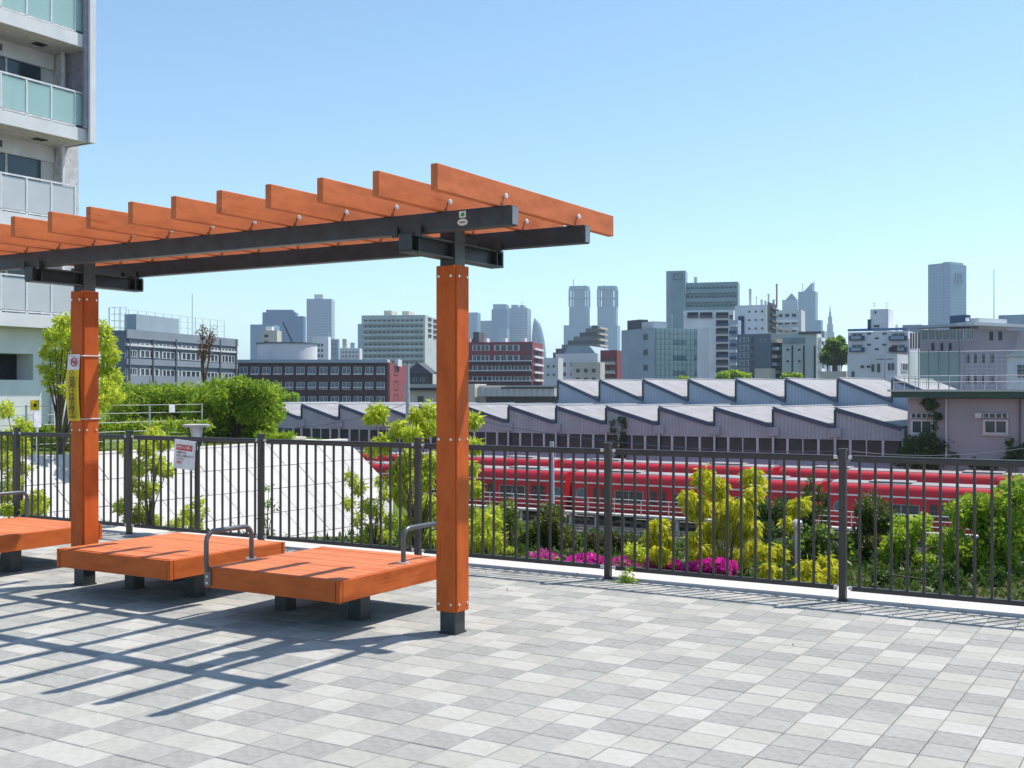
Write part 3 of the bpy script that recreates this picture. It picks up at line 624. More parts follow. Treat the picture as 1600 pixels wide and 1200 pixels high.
# --- grey-green apartment block
e = Bd('apartment_block', 'grey-green apartment block with long balconies left of the right pergola post', 565, 664, 684, 492, 555, 12, C_GREYG)
e.grid(568, 662, 13, 497, 572, 8, .62, .5, 'f', 'dark', .3); e.floors(567, 663, 497, 572, 8, C_GREYG, 1.4, .42); e.roof('lift_house', .28, .4, .3, .7, 3.0, C_BEIGE); e.roof('lift_house', .57, .68, .3, .7, 2.6, C_BEIGE)
e.grid(667, 683, 2, 496, 530, 4, .55, .5, 's', 'hole', .3)
Bd('tower', 'thin blue far tower at the left edge of the grey-green block', 559, 566, 568, 506, 1600, 8, FG4)
# --- low beige sheds and roofs behind the front depot shed
e = Bd('storehouse', 'low beige storehouse with dark canopy right of the dark brick building', 632, 742, 760, 600, 160, 20, C_BEIGE); e.bx('canopy', 640, 690, 606, 610, 1.2, DARK); e.win(653, 662, 619, 629, 'f', 'dark')
e = Bd('storehouse', 'low beige storehouse with ribbed canopy at the left end of the blue-grey shed', 742, 880, 900, 602, 158, 14, C_BEIGE); e.bx('canopy', 753, 872, 606, 619, 2.2, stripes('canopy_sheet', (.55, .54, .52), (.45, .44, .43), 0, 1.2)); e.bx('fascia', 790, 872, 605, 607, 2.4, DARK); e.bx('doorway', 760, 872, 621, 632, .2, C_DKGREY)
pz = W(748, 612, 150); 
e = Bd('house', 'small dark tiled house roof beside the right pergola post', 640, 668, 676, 584, 300, 15, C_DKGREY); e.grid(642, 666, 2, 588, 598, 1, .5, .5)
b = MB().prism([(-1.5, e.H), (e.wl + 1.5, e.H), (e.wl / 2, e.H + 3)], 1, -1, e.wr + 1); b.build('roof', mat('roof_tile', (.07, .075, .09), .6), e.e)
# --- red brick apartment
e = Bd('apartment_block', 'red brick apartment block with white balcony bands right of the pergola post', 700, 832, 848, 534, 300, 10, C_BRICKR)
for y in (536, 552): 
    for a, c in ((738, 765), (772, 812), (819, 829)): e.win(a, c, y + 3, y + 12, 'f', 'ribbon' if c - a > 15 else 'dark', .2)
for y in (571, 588): 
    for a, c in ((738, 770), (773, 800), (803, 829)): e.win(a, c, y, y + 9, 'f', 'ribbon', .2)
for y in (565, 580, 596):
    e.bx('balcony', 702, 831, y, y + 5, 1.2, C_BRICK); e.bx('balcony_rail', 702, 831, y - 1.6, y - .1, 1.2, C_WHITE)
for j in range(5): e.bx('stair_landing', 833, 847, 545 + j * 12, 548 + j * 12, .6, C_WHITE, 's'); e.win(835, 840, 549 + j * 12, 556 + j * 12, 's', 'hole', .2)
for fx in (.2, .4, .62, .85): e.roof('air_unit', fx, fx + .035, .2, .4, 1.2, C_WHITE)
e.roof('lift_house', .25, .32, .3, .7, 3, C_DKGREY)
# --- far towers in the middle
Bd('tower', 'pale far tower just right of the pergola post', 720, 746, 751, 488, 2400, 10, FG4); Bd('tower', 'low pale far tower left of the dark-fronted tower', 748, 770, 774, 501, 2500, 8, FG3)
e = Bd('tower', 'dark-fronted far tower with pale crown in the middle skyline', 768, 792, 797, 483, 2450, 8, FG2); e.roof('crown', .08, .95, .05, .95, 11, FG4)
Bd('tower', 'low pale far block in front of the dark-fronted tower', 778, 792, 796, 513, 2200, 8, FG4)
e = Bd('tower', 'broad pale far tower left of the curved tower', 790, 824, 830, 481, 2500, 8, FG3); e.roof('crown', .22, .5, .2, .8, 8, FG4); e.roof('crown', .62, .8, .2, .8, 7, FG4); e.mast(812, 469, .8, .5, rungs=0)
# curved pointed tower
cp = W(842, 613, 2550); Ht = CAMH + (613 - 497) * 2550 / F + 8
o = empty('curved_tower', 'pointed far tower with one curved side in the middle skyline', 'tower', (cp.x, cp.y, -8), YAW); b = MB(); N = 20; pr = []
for i in range(15):
    h = i / 14; r = 17.5 * math.sqrt(max(0, 1 - max(0, (h - .28) / .72) ** 2.2)) if h > .28 else 17.5
    pr.append((max(r, .6), h * Ht))
vs = [(r * math.cos(2 * math.pi * j / N) - (17.5 - r) * .55, r * math.sin(2 * math.pi * j / N), z) for r, z in pr for j in range(N)]
fs = [(i * N + j, i * N + (j + 1) % N, (i + 1) * N + (j + 1) % N, (i + 1) * N + j) for i in range(14) for j in range(N)] + [tuple(14 * N + j for j in range(N))]
b.add(vs, fs); b.build('shaft', facade('cocoon_lattice', (.22, .32, .4), (.1, .18, .27), 5, 5, .12), o, smooth=True)
# twin government towers
def twin(label, xm, top, mastx):
    Z = 2500; k = Z / F; c = W(xm, HZ, Z); o = empty('twin_tower', label, 'tower', (c.x, c.y, -8), YAW - math.radians(12), 'twin office towers of the skyline')
    Ht = (HZ - top) * k + CAMH + 8; hw = 14.6 * k; z1 = Ht - 32 * k
    oct_ = lambda r, c_: [(-r, -r + c_), (-r + c_, -r), (r - c_, -r), (r, -r + c_), (r, r - c_), (r - c_, r), (-r + c_, r), (-r, r - c_)]
    TW = facade('twin_tower_stone', (.11, .23, .32), (.06, .13, .21), 4.5, 4.2, .28)
    MB().prism(oct_(hw, 4), 2, 0, z1).build('shaft', TW, o); MB().prism(oct_(hw * .6, 6), 2, z1, Ht - 3).build('core', TW, o)
    MB().prism(oct_(hw * 1.02, 7), 2, Ht - 5 * k, Ht).build('crown', TW, o)
    for sx in (-1, 1):
        for sy in (-1, 1): MB().prism([(sx * (hw - 1.5) + a * 2.0, sy * (hw - 1.5) + c_ * 2.0) for a, c_ in ((-1, -1), (1, -1), (1, 1), (-1, 1))], 2, z1, Ht - 5 * k).build('corner_pier', TW, o)
    for j in range(1): MB().prism(oct_(hw * .9, 6), 2, z1 + (Ht - 5 * k - z1) * .5 - 1, z1 + (Ht - 5 * k - z1) * .5 + 1).build('gallery', TW, o)
    for j, (mx, hh) in enumerate(mastx): MB().tube([((mx - xm) * k, 0, Ht), ((mx - xm) * k, 0, Ht + hh * k)], .8, 5).build('antenna', RED if j == 0 else ALU, o)
    MB().prism([(-hw - 10, -hw - 8), (hw + 4, -hw - 8), (hw + 4, hw + 8), (-hw - 10, hw + 8)], 2, 0, (HZ - 508) * k + 8).build('base_block', TW, o)
twin('left one of the two matching far towers with notched crowns', 905.5, 448, [(896, 12), (913, 4)]); twin('right one of the two matching far towers with notched crowns', 949.5, 448, [(944, 3)])
# stepped dark building
e = Bd('terraced_building', 'dark grey stepped building climbing to the right below the twin towers', 864, 933, 946, 550, 480, 15, C_DKGREY)
for i in range(7):
    x = 868 + i * 9.3; a, _ = e.loc(x, 540, 'f'); MB().box(a, e.wl - .02 * i, .3 + .05 * i, e.wr * .95, e.H - .6, e.H + (i + 1) * 6.2 * 480 / F * (1 if i < 6 else .95)).build('terrace_storey', C_OLIVE if i % 2 else C_DKGREY, e.e)
for j in range(5): e.bx('balcony', 934, 946, 512 + j * 9, 515 + j * 9, 1.2, C_BEIGE, 's')
e.grid(884, 930, 5, 553, 575, 2, .4, .4, 'f', 'hole')
# white and grey low buildings
e = Bd('house', 'white low building with slanted grey roof below the stepped building', 868, 934, 962, 552, 300, 15, C_WHITE); e.grid(874, 930, 4, 562, 592, 2, .45, .4, 'f', 'dark')
b = MB().prism([(e.wl * .2, e.H), (e.wl * .95, e.H), (e.wl * .8, e.H + 2), (e.wl * .3, e.H + 2)], 1, .2, e.wr); b.build('roof', C_BLUEG, e.e)
e = Bd('house', 'pale blue low building left of the white slant-roofed one', 850, 872, 880, 559, 260, 12, C_PALE); e.grid(852, 870, 2, 566, 592, 2, .5, .4); 
e = Bd('house', 'small dark red building with balconies left of the glass-fronted block', 938, 964, 974, 547, 270, 15, C_BRICKR); e.floors(940, 962, 556, 598, 3, C_BEIGE, 1, .35); e.grid(940, 962, 2, 556, 598, 3, .6, .4, 'f', 'dark')
e = Bd('house', 'cream building in front of the stepped building', 893, 938, 945, 566, 240, 12, C_BEIGE); e.grid(897, 934, 3, 572, 600, 2, .45, .4, 'f', 'dark')
# --- glass fronted office
e = Bd('office_building', 'pale blue-grey office with glazed greenish front in the middle', 971, 1022, 1106, 512, 250, 62, C_BLUEG, rel=False)
for y in (522, 546, 570): e.win(1006, 1012, y, y + 9, 'f', 'dark')
a, c, zb, zt = e.rect(1024, 1104, 515, 596, 's')
CWG = mat('curtain_glass', (.30, .42, .40), .25, 0, .5, .25, .25); CWM = mat('curtain_bar', (.18, .23, .24), .5)
pan = MB().box(-.5, .5, -.5, .5, -.5, .5).mesh('glass_panel', CWG); pan2 = MB().box(-.5, .5, -.5, .5, -.5, .5).mesh('glass_panel', GLASSB)
nx, nz_ = 12, 10
for i in range(nx):
    for j in range(nz_):
        dk = (j % 3 == 1) and i in (4, 5, 6, 9, 10, 11) ; wi, hi = (c - a) / nx, (zt - zb) / nz_
        ob('glass_panel', pan2 if dk else pan, e.e, (e.wl + .1, a + wi * (i + .5), zb + hi * (j + .5)), 0, (.12, wi * .93, hi * .94))
e.bx('side_strip', 1088, 1106, 512, 596, .35, C_PALE, 's'); e.roof('roof_plant', .1, .5, .05, .2, 2.2, C_DKGREY); e.roof('roof_plant', .55, .9, .05, .3, 1.5, C_PALE); e.mast(1016, 489, .06)
# --- tall teal slab block
e = Bd('apartment_tower', 'tall teal-grey slab apartment with a higher stair tower at its left', 1056, 1153, 1156, 440, 520, 4, C_TEAL)
e.floors(1072, 1152, 444, 500, 4, C_TEAL, 1.6, .45); e.grid(1072, 1152, 12, 444, 500, 4, .6, .4, 'f', 'dark', .3); e.floors(1072, 1152, 500, 600, 7, C_TEAL, 1.6, .45)
e.bx('stair_tower', 1042, 1072, 424, 620, 2.5, C_BLUEG, 'f', 6); e.bx('stair_panel', 1050, 1070, 427, 620, 2.7, C_TEAL); e.win(1054, 1067, 429, 438, 'f', 'dark', 3.0); e.roof('tank', .28, .33, .3, .6, 3, C_PALE)
# --- white apartment with dark balconies
e = Bd('apartment_block', 'white framed apartment with dark balconies in front of the teal slab', 1068, 1146, 1150, 484, 345, 4, C_WHITE)
for i, (a, c) in enumerate(((1074, 1091), (1094, 1113), (1119, 1138))):
    for j in range(8):
        if i < 2 and j > 0: continue
        y = 488 + j * 12.3; e.win(a, c, y, y + 8.8, 'f', 'hole', .25); e.bx('balcony', a, c, y + 5, y + 9, .8, C_DKGREY if j % 2 == 0 else C_NAVY)
for j in range(7): e.win(1140, 1145, 492 + j * 12, 499 + j * 12, 'f', 'dark')
# --- white building with antenna roof
e = Bd('office_building', 'white building with sloped top and a roof full of antennas', 1148, 1198, 1212, 476, 300, 12, C_WHITE)
e.grid(1166, 1196, 3, 480, 520, 3, .25, .2, 'f', 'hole'); e.bx('dark_panel', 1154, 1163, 494, 530, .3, C_NAVY); e.bx('dark_panel', 1199, 1211, 474, 520, .3, C_DKGREY, 's')
for x, y, r in ((1166, 449, .35), (1176, 461, .12), (1184, 466, .3), (1195, 457, .25), (1208, 441, .25), (1190, 468, .3), (1203, 466, .3)): e.mast(x, y, r, .4, ALU if x != 1208 else mat('mast_pink', (.6, .3, .3), .6), rungs=1)
for j in range(4): e.bx('fire_stair', 1201, 1212, 482 + 10 * j, 484 + 10 * j, 1.0, WFD, 's')
e = Bd('apartment_block', 'dark blue-grey apartment with angled balconies below the antenna building', 1152, 1204, 1224, 521, 260, 24, C_SLATE)
for j in range(6): y = 527 + j * 12; e.win(1156, 1170, y, y + 8, 'f', 'blue'); e.win(1174, 1178, y, y + 8, 'f', 'dark'); e.bx('balcony', 1206, 1223, y + 4, y + 9, 1.2, C_BLUEG if j % 2 else C_BEIGE, 's')
e.win(1188, 1196, 530, 534, 'f', 'plain'); e.bx('entrance_block', 1188, 1212, 576, 600, 3, C_BEIGE)
e = Bd('office_building', 'narrow blue-grey building with external stair left of the dark apartment', 1140, 1153, 1158, 500, 290, 15, C_BLUEG)
for j in range(9): y = 503 + j * 10; e.bx('balcony', 1141, 1152, y + 4, y + 8, .9, C_NAVY if j % 2 else C_PALE)
# --- beige buildings right of it
e = Bd('apartment_block', 'pale building with railing balconies under the far pointed tower', 1200, 1252, 1258, 484, 330, 8, C_PALE); e.grid(1214, 1246, 3, 487, 522, 3, .6, .4, 'f', 'dark'); e.floors(1212, 1248, 492, 540, 4, C_WHITE, 1, .35)
b = MB(); a0, z0 = e.loc(1210, 508, 'f'); a1, z1 = e.loc(1238, 516, 'f'); b.tube([(a0, -1.4, z0), ((a0 + a1) / 2, -1.4, z0 - 1.2), (a1, -1.4, z1)], .5, 6); b.build('canopy', C_BEIGE, e.e)
e = Bd('office_building', 'greenish beige building with dark vertical slots left of the round dark tree', 1222, 1276, 1284, 520, 255, 8, C_GREYG)
for x in (1237, 1255, 1272): e.bx('vertical_slot', x, x + 2.2, 540, 598, .15, DARK)
for x in (1229, 1247):
    for y in (545, 563, 582): e.win(x, x + 4, y, y + 3, 'f', 'hole')
e.bx('glass_top', 1224, 1258, 528, 537, .3, GLASSB); e.bx('cornice', 1248, 1283, 518, 522, .5, C_DKGREY)
for j in range(5): e.bx('balcony', 1278, 1284, 528 + 12 * j, 533 + 12 * j, .8, C_WHITE, 's')
e = Bd('office_building', 'pale narrow building between the slotted building and the stepped spire', 1278, 1288, 1293, 517, 420, 10, C_BLUEG); e.grid(1279, 1287, 1, 521, 560, 4, .6, .5, 'f', 'dark')
# --- far pointed tower
e = Bd('tower', 'pale blue far tower with slanted pointed roof and glass shoulder', 1247, 1274, 1278, 455, 2000, 8, FG4); k = 2000 / F
a0 = e.w(1247, 'f'); b = MB().prism([(e.wl * .3, e.H), (e.wl * .8, e.H), (e.wl * .8, e.H + 14 * k)], 1, 2, e.wr - 2); b.build('pointed_roof', FG4, e.e)
e.mast(1270, 437, .8, .5, rungs=0); e.mast(1252, 441, .8, .5, rungs=0)
e = Bd('tower', 'lower pale far tower with gabled crown left of the pointed tower', 1222, 1246, 1249, 468, 2050, 8, FG1); b = MB().prism([(e.wl * .2, e.H), (e.wl * .95, e.H), (e.wl * .6, e.H + 12)], 1, 2, e.wr - 2); b.build('gabled_crown', FG4, e.e)
Bd('tower', 'small pale far block right of the pointed tower', 1272, 1283, 1286, 500, 1900, 8, FG4)
# --- stepped spire
cp = W(1297, HZ, 2600); k = 2600 / F; o = empty('spire_tower', 'far stepped tower tapering to a thin spire', 'tower', (cp.x, cp.y, -8), YAW - math.radians(20)); SP = facade('spire_stone', (.22, .25, .33), (.15, .19, .26), 5, 5, .3)
for r, y0, y1 in ((9.5, 640, 527), (7.5, 527, 518), (5.6, 518, 506), (3.8, 506, 494), (2.1, 494, 487)):
    r *= k * .8; MB().box(-r, r, -r, r, (HZ - y0) * k + 8 if y0 < 640 else 0, (HZ - y1) * k + 8 + .3).build('tier', SP, o)
b = MB().tube([(0, 0, (HZ - 487) * k + 8), (0, 0, (HZ - 474) * k + 8)], [1.2 * k, .2 * k], 6); b.build('spire', SP, o)
# --- white and blue apartment
e = Bd('apartment_block', 'white apartment with dark blue balconies and a tall stair box', 1325, 1419, 1440, 517, 215, 10, C_WHITE)
e.bx('eaves_band', 1325, 1419, 513, 517, .3, mat('eaves_blue', (.12, .22, .42), .5))
for x0, x1 in ((1328, 1351), (1390, 1418)):
    for y in (519, 537):
        e.win(x0 + 2, x1 - 2, y + 1, y + 10, 'f', 'pale', .1); e.bx('balcony', x0, x1, y + 6, y + 13, .9, C_NAVY); e.bx('balcony_glass', x0 + 3, x1 - 4, y + 6.5, y + 11.5, .95, C_BLUEG)
for x, y in ((1355, 520), (1379, 520), (1367, 527), (1355, 537), (1379, 537), (1367, 544), (1355, 554)): e.win(x, x + 6, y, y + 3, 'f', 'dark')
e.bx('stair_box', 1360, 1388, 483, 516, .05, C_WHITE, 'f', 5); e.win(1366, 1374, 508, 511, 'f', 'dark', .3); e.win(1367, 1369, 486, 490, 'f', 'hole', .3)
e.bx('dark_pier', 1356, 1361, 499, 516, .3, C_NAVY, 'f', 1); e.mast(1361, 470, .05, .2); e.mast(1381, 470, .05, .2); e.mast(1394, 505, .25, .3, C_PALE, rungs=0)
for j in range(4): e.win(1422 + j * 4, 1424 + j * 4, 520, 545, 's', 'hole')
# --- mauve office
e = Bd('office_building', 'mauve office with glazed top floor and flat overhanging roof on the right', 1437, 1507, 1690, 513, 190, 58, C_MAUVE, rel=False)
e.bx('roof_slab', 1428, 1508, 508, 512, 2, C_BLUEG, 'f', 2); e.bx('roof_slab', 1507, 1596, 506, 511, 2, C_PALE, 's', 2)
for i in range(6): e.win(1441 + i * 11, 1451 + i * 11, 515, 532, 'f', 'blue', .15)
for i in range(2): e.win(1509 + i * 5.5, 1514 + i * 5.5, 514, 531, 's', 'blue', .15)
for x in (1546, 1560): e.win(x, x + 5, 518, 532, 's', 'hole')
for x in (1456, 1470, 1483): e.win(x, x + 4, 536, 548, 'f', 'hole')
for y in (553, 585):
    for x in (1510, 1522, 1534, 1548): e.win(x, x + 4, y, y + 14, 's', 'dark')
o = e.roof('roof_unit', .62, .98, .02, .055, 2.3, C_NAVY); e.roof('roof_unit', .3, .98, .12, .35, 1.9, C_PALE)
e.bx('roof_sign', 1508.5, 1514, 496.5, 502, .1, C_WHITE, 's', 0)
Bd('office_building', 'grey block rising behind the mauve office at the right picture edge', 1560, 1640, 1650, 490, 330, 6, C_BLUEG)
e = Bd('office_building', 'thin pale slab between the white-blue apartment and the mauve office', 1410, 1440, 1444, 507, 330, 8, C_BLUEG); e.grid(1412, 1438, 5, 512, 545, 1, .3, .9, 'f', 'blue')
e = Bd('tower', 'lone blue-grey far tower with a dark central stripe on the right', 1450, 1474, 1510, 411, 1500, 55, FG4, rel=False); k = 1500 / F
e.bx('corner_strip', 1474, 1484, 410, 620, 1.0, FG2, 's'); e.roof('roof_plant', .5, .95, .3, .9, 3, C_BLUEG); e.roof('roof_plant', .1, .3, .6, .8, 5, C_BLUEG)
for x in (1492, 1496.5, 1501): e.bx('vertical_slot', x, x + 2.2, 427, 444, 1.2, FG2, 's')
mp = W(1553, 505, 400); o = empty('radio_mast', 'thin pale radio mast standing behind the mauve office', 'mast', (mp.x, mp.y, -8)); MB().tube([(0, 0, 0), (0, 0, CAMH + (HZ - 420) * 400 / F + 8)], [.3, .12], 5).build('pole', ALU, o)
# --- grey house in front of the white-blue apartment
e = Bd('house', 'grey rendered house with small windows behind the shed roof on the right', 1324, 1402, 1424, 553, 165, 14, C_PALE)
for x, y in ((1345, 571), (1355, 571)): e.win(x, x + 5, y, y + 4, 'f', 'dark')
for x, y, h in ((1362, 569, 12), (1371, 568, 14), (1331, 580, 9)): e.win(x, x + 4, y, y + h, 'f', 'dark')
e.win(1386, 1399, 566, 580, 'f', 'pale'); e.win(1408, 1418, 567, 580, 's', 'pale')
for x in (1392, 1405, 1419): e.bx('brown_panel', x, x + 10, 541, 549, .2, C_BRICK) if x < 1393 else None
e = Bd('house', 'low yellowish house with two white vents left of the grey house', 1282, 1322, 1326, 580, 175, 8, C_BEIGE); e.roof('roof_vent', .3, .42, .1, .3, .9, C_WHITE); e.roof('roof_vent', .65, .77, .1, .3, .9, C_WHITE)
e = Bd('house', 'pale house with dark tiled gable roof at the far right edge', 1574, 1660, 1670, 556, 130, 8, C_PALE); e.win(1590, 1630, 570, 590, 'f', 'dark'); b = MB().prism([(-.4, e.H), (e.wl + .4, e.H), (e.wl - 2, e.H + .9), (2, e.H + .9)], 1, -.4, e.wr); b.build('roof', C_GREYG, e.e)
# --- depot office with roof deck on the right
e = Bd('depot_office', 'mauve two-storey depot office with dark green roof edge at the right', 1418, 1680, 1700, 623, depth(U_at(1680, 89), 89), 31, cm('wall_office_grey', .38, .38, .405), dep=16, parapet=0, rel=False)
DKG = mat('dark_green_fascia', (.03, .075, .05), .5)
e.bx('roof_fascia', 1399, 1679, 612, 621.5, 1.2, DKG, 'f', 1); MB().box(-1.2, e.wl + .5, -1.3, 16, e.H + .5, e.H + .66).build('roof_deck', C_GREYG, e.e)
for a, c in ((1423, 1458), (1536, 1576)):
    f = 0; e.win(a, c, 646, 653, 'f', 'ribbon', .15); e.win(a, c, 656, 678, 'f', 'pale', .15); e.bx('window_sill', a - 2, c + 2, 678.5, 680.5, .2, C_PALE)
e.win(1530, 1560, 735, 760, 'f', 'plain'); e.bx('air_outlet', 1525, 1535, 645, 653, .5, C_PALE); e.bx('drain_pipe', 1478, 1480.5, 623, 720, .25, C_PALE); e.bx('drain_pipe', 1593, 1594.5, 623, 720, .25, C_DKGREY)
x1 = e.wl; b = MB()
for z in (.55, 1.0): b.tube([(-.8, -1.1, e.H + .66 + z), (x1, -1.1, e.H + .66 + z)], .03, 5)
for i in range(22): x = -.8 + i * .8; b.tube([(x, -1.1, e.H + .6), (x, -1.1, e.H + 1.66)], .025, 5)
b.build('deck_railing', ALU, e.e)
NETM = bpy.data.materials.new('green_net'); NETM.use_nodes = True; n_ = NETM.node_tree.nodes; L_ = NETM.node_tree.links; p_ = n_['Principled BSDF']; p_.inputs['Base Color'].default_value = (.08, .42, .3, 1); p_.inputs['Roughness'].default_value = .8; p_.inputs['Alpha'].default_value = .13
gp = U_at(1420, 92); o = empty('net_fence', 'tall green ball net on thin posts above the depot office roof', 'fence', (gp, 92, 1.95))
nw = 3.7; MB().box(0, nw, -.01, .01, .2, 2.75).build('net', NETM, o)
for i in range(6): MB().tube([(i * nw / 5, 0, -.1), (i * nw / 5, 0, 2.9 + (.9 if i in (0, 5) else 0))], .035, 5).build('post', WFD, o)
b = MB()
for i in range(26): b.tube([(nw + .2 + i * .35, .2, .0), (nw + .2 + i * .35, .2, 2.8)], .008, 3)
for i in range(9): b.tube([(nw, .2, .1 + i * .33), (nw + 9, .2, .1 + i * .33)], .008, 3)
b.build('wire_mesh', ALU, o); MB().tube([(0, 0, 2.75), (nw + 9, 0.2, 2.75)], .02, 5).build('top_wire', ALU, o)
# utility poles
def upole(label, px, ytop, v, arms=True):
    u = U_at(px, v); zt = H_at(ytop, u, v); o = empty('utility_pole', label, 'utility pole', (u, v, RAILZ))
    MB().tube([(0, 0, 0), (0, 0, zt - RAILZ)], [.22, .15], 10).build('pole', mat('pole_concrete', (.45, .47, .5), .8), o, smooth=True)
    if arms:
        MB().box(-.9, .9, -.05, .05, zt - RAILZ - .5, zt - RAILZ - .38).build('cross_arm', WFD, o)
        for x in (-.75, 0, .75): MB().tube([(x, 0, zt - RAILZ - .38), (x, 0, zt - RAILZ - .2)], .04, 6).build('insulator', WHITE, o)
    return Vector((u, v, zt))
t1 = upole('pale concrete utility pole left of the right pergola post', 637, 568, 80, False); t2 = upole('grey utility pole standing before the red train right of the pergola post', 862, 690, 69.5, False); t3 = upole('thin dark utility pole with cross arms in front of the grey house', 1383, 555, 131)
def wire(label, a, b_, sag):
    pts = [a.lerp(b_, i / 16) - Vector((0, 0, sag * 4 * (i / 16) * (1 - i / 16))) for i in range(17)]
    tag(MB().tube(pts, .022, 4).build('overhead_wire', TRIM), label, 'wire')
wire('sagging overhead wire from the pale pole to the left, across the shed front', W(400, 672, 100), Vector((t1.x, t1.y, H_at(630, t1.x, t1.y))), .6)
wire('overhead wire running right from the pale pole in front of the lavender shed', Vector((t1.x, t1.y, H_at(632, t1.x, t1.y))), W(1330, 705, 78), 1.2)
wire('overhead wire crossing in front of the depot office to the right edge', W(1330, 705, 78), W(1640, 694, 76), .5)
# ------------------------------------------------------------------ apartment tower at the left edge
AP = empty('apartment_tower', 'tall pale apartment tower with glass balconies at the left edge', 'building', (-30, 24, -.3)); ax = lambda u, v, z: (u + 30, v - 24, z + .3)
def abox(name, u0, u1, v0, v1, z0, z1, m, par=None, bevel=0): return MB().box(u0 + 30, u1 + 30, v0 - 24, v1 - 24, z0 + .3, z1 + .3).build(name, m, par or AP, bevel=bevel)
TILE = mat('tower_tile', (.74, .75, .75), .7, 0, .3, .06, 1.5); SOFF = mat('soffit', (.60, .58, .52), .85); FIN = mat('fin_mauve', (.33, .31, .38), .6)
GG = bpy.data.materials.new('green_frosted_glass'); GG.use_nodes = True; q_ = GG.node_tree.nodes['Principled BSDF']; q_.inputs['Base Color'].default_value = (.5, .74, .7, 1); q_.inputs['Roughness'].default_value = .18; q_.inputs['Alpha'].default_value = .6
WGm = mat('white_frosted_panel', (.55, .58, .6), .3, 0, .5, .05, 1)
abox('core_wall', -46, -31.6, 6, 24.6, -.3, 36, TILE)
abox('corner_pillar', -31.65, -31.1, 23.85, 24.45, -.3, 36, mat('pillar_white', (.62, .62, .62), .7))
gp_ = MB().box(-.012, .012, -.40, .40, .1, 1.06).mesh('glass_panel', GG); wp_ = MB().box(-.012, .012, -.40, .40, .1, 1.06).mesh('panel', WGm); ps_ = MB().box(-.03, .03, -.025, .025, 0, 1.1).mesh('rail_post', WHITE)
for i, zb in enumerate((3.53, 6.5, 9.46, 12.42, 15.4, 18.35)):
    up = zb > 9; ve = 23.95 if up else 23.55
    sb = abox('balcony_slab', -31.6, -30.0, 8, ve, zb, zb + .4, TILE); abox('soffit_panel', -31.58, -30.1, 8.1, ve - .1, zb - .012, zb - .002, SOFF, sb)
    abox('soffit_vent', -31.0, -30.7, 22.6, 23.0, zb - .03, zb - .013, DARK, sb)
    e_ = ob('balcony_rail', MB().box(-.035, .035, -15.4, -.05 if up else -.45, 1.1, 1.15).mesh('top_rail', WHITE), AP, ax(-30.08, 24, zb + .4))
    k = 0; v = (23.5 if up else 23.5)
    while v > 14:
        ob('rail_post', ps_, e_, (0, v - 24, 0)); ob('glass_panel' if up else 'panel', gp_ if up else wp_, e_, (0, v - 24 - .43, 0)); v -= .86
    MB().box(-.03, .03, -15.4, -.5, .04, .08).build('bottom_rail', WHITE, e_)
    if up: ob('glass_panel', gp_, e_, (0, -.28, 0), 0, (1, .5, 1))
    for v0, v1 in ((15.2, 18.4), (19.6, 23.4)):
        wn = abox('window', -31.6, -31.55, v0, v1, zb + .5, zb + 2.45, GLASS)
        for q in range(4): abox('window_frame', -31.57, -31.53, v0 + (v1 - v0) * q / 3 - .035, v0 + (v1 - v0) * q / 3 + .035, zb + .5, zb + 2.46, WFR, wn)
    abox('lintel', -31.62, -31.45, 8, 23.8, zb + 2.46, zb + 2.97, TILE)
    abox('wall_vent', -31.46, -31.40, 21.7, 21.9, zb + 2.6, zb + 2.8, WFD)
    abox('drain_pipe', -31.0, -30.92, 23.7, 23.78, zb + .4, zb + 2.96, WHITE)
    if i in (2, 3):  # laundry and things on the balconies
        for q in range(5): abox('laundry', -30.75, -30.7, 20.0 + q * .62, 20.45 + q * .62, zb + .75, zb + 1.42, mat('laundry%d' % (q % 3), ((.7, .72, .75), (.45, .5, .6), (.75, .72, .68))[q % 3], .9))
abox('corner_fin', -31.6, -29.9, 23.96, 24.06, 9.44, 36, FIN); abox('corner_fin_edge', -29.895, -29.8, 23.86, 24.08, 9.44, 36, TILE); abox('corner_fin_edge', -29.99, -29.9, 23.96 - .22, 23.955, 9.87, 36, FIN)
abox('base_wall', -31.6, -30.6, 20.6, 23.4, -.3, 1.95, TILE); abox('base_wall', -31.6, -30.6, 8, 20.6, -.3, 1.95, TILE); abox('base_lintel', -31.6, -30.6, 8, 23.4, 2.75, 3.53, TILE)
abox('base_opening', -31.62, -31.4, 8, 22.6, 1.95, 2.75, DARK); abox('base_pier', -31.6, -30.6, 22.4, 23.4, 1.95, 2.75, TILE)
for v in (23.0, 23.35): abox('downpipe', -30.55, -30.4, v, v + .13, -.3, 3.5, WHITE)
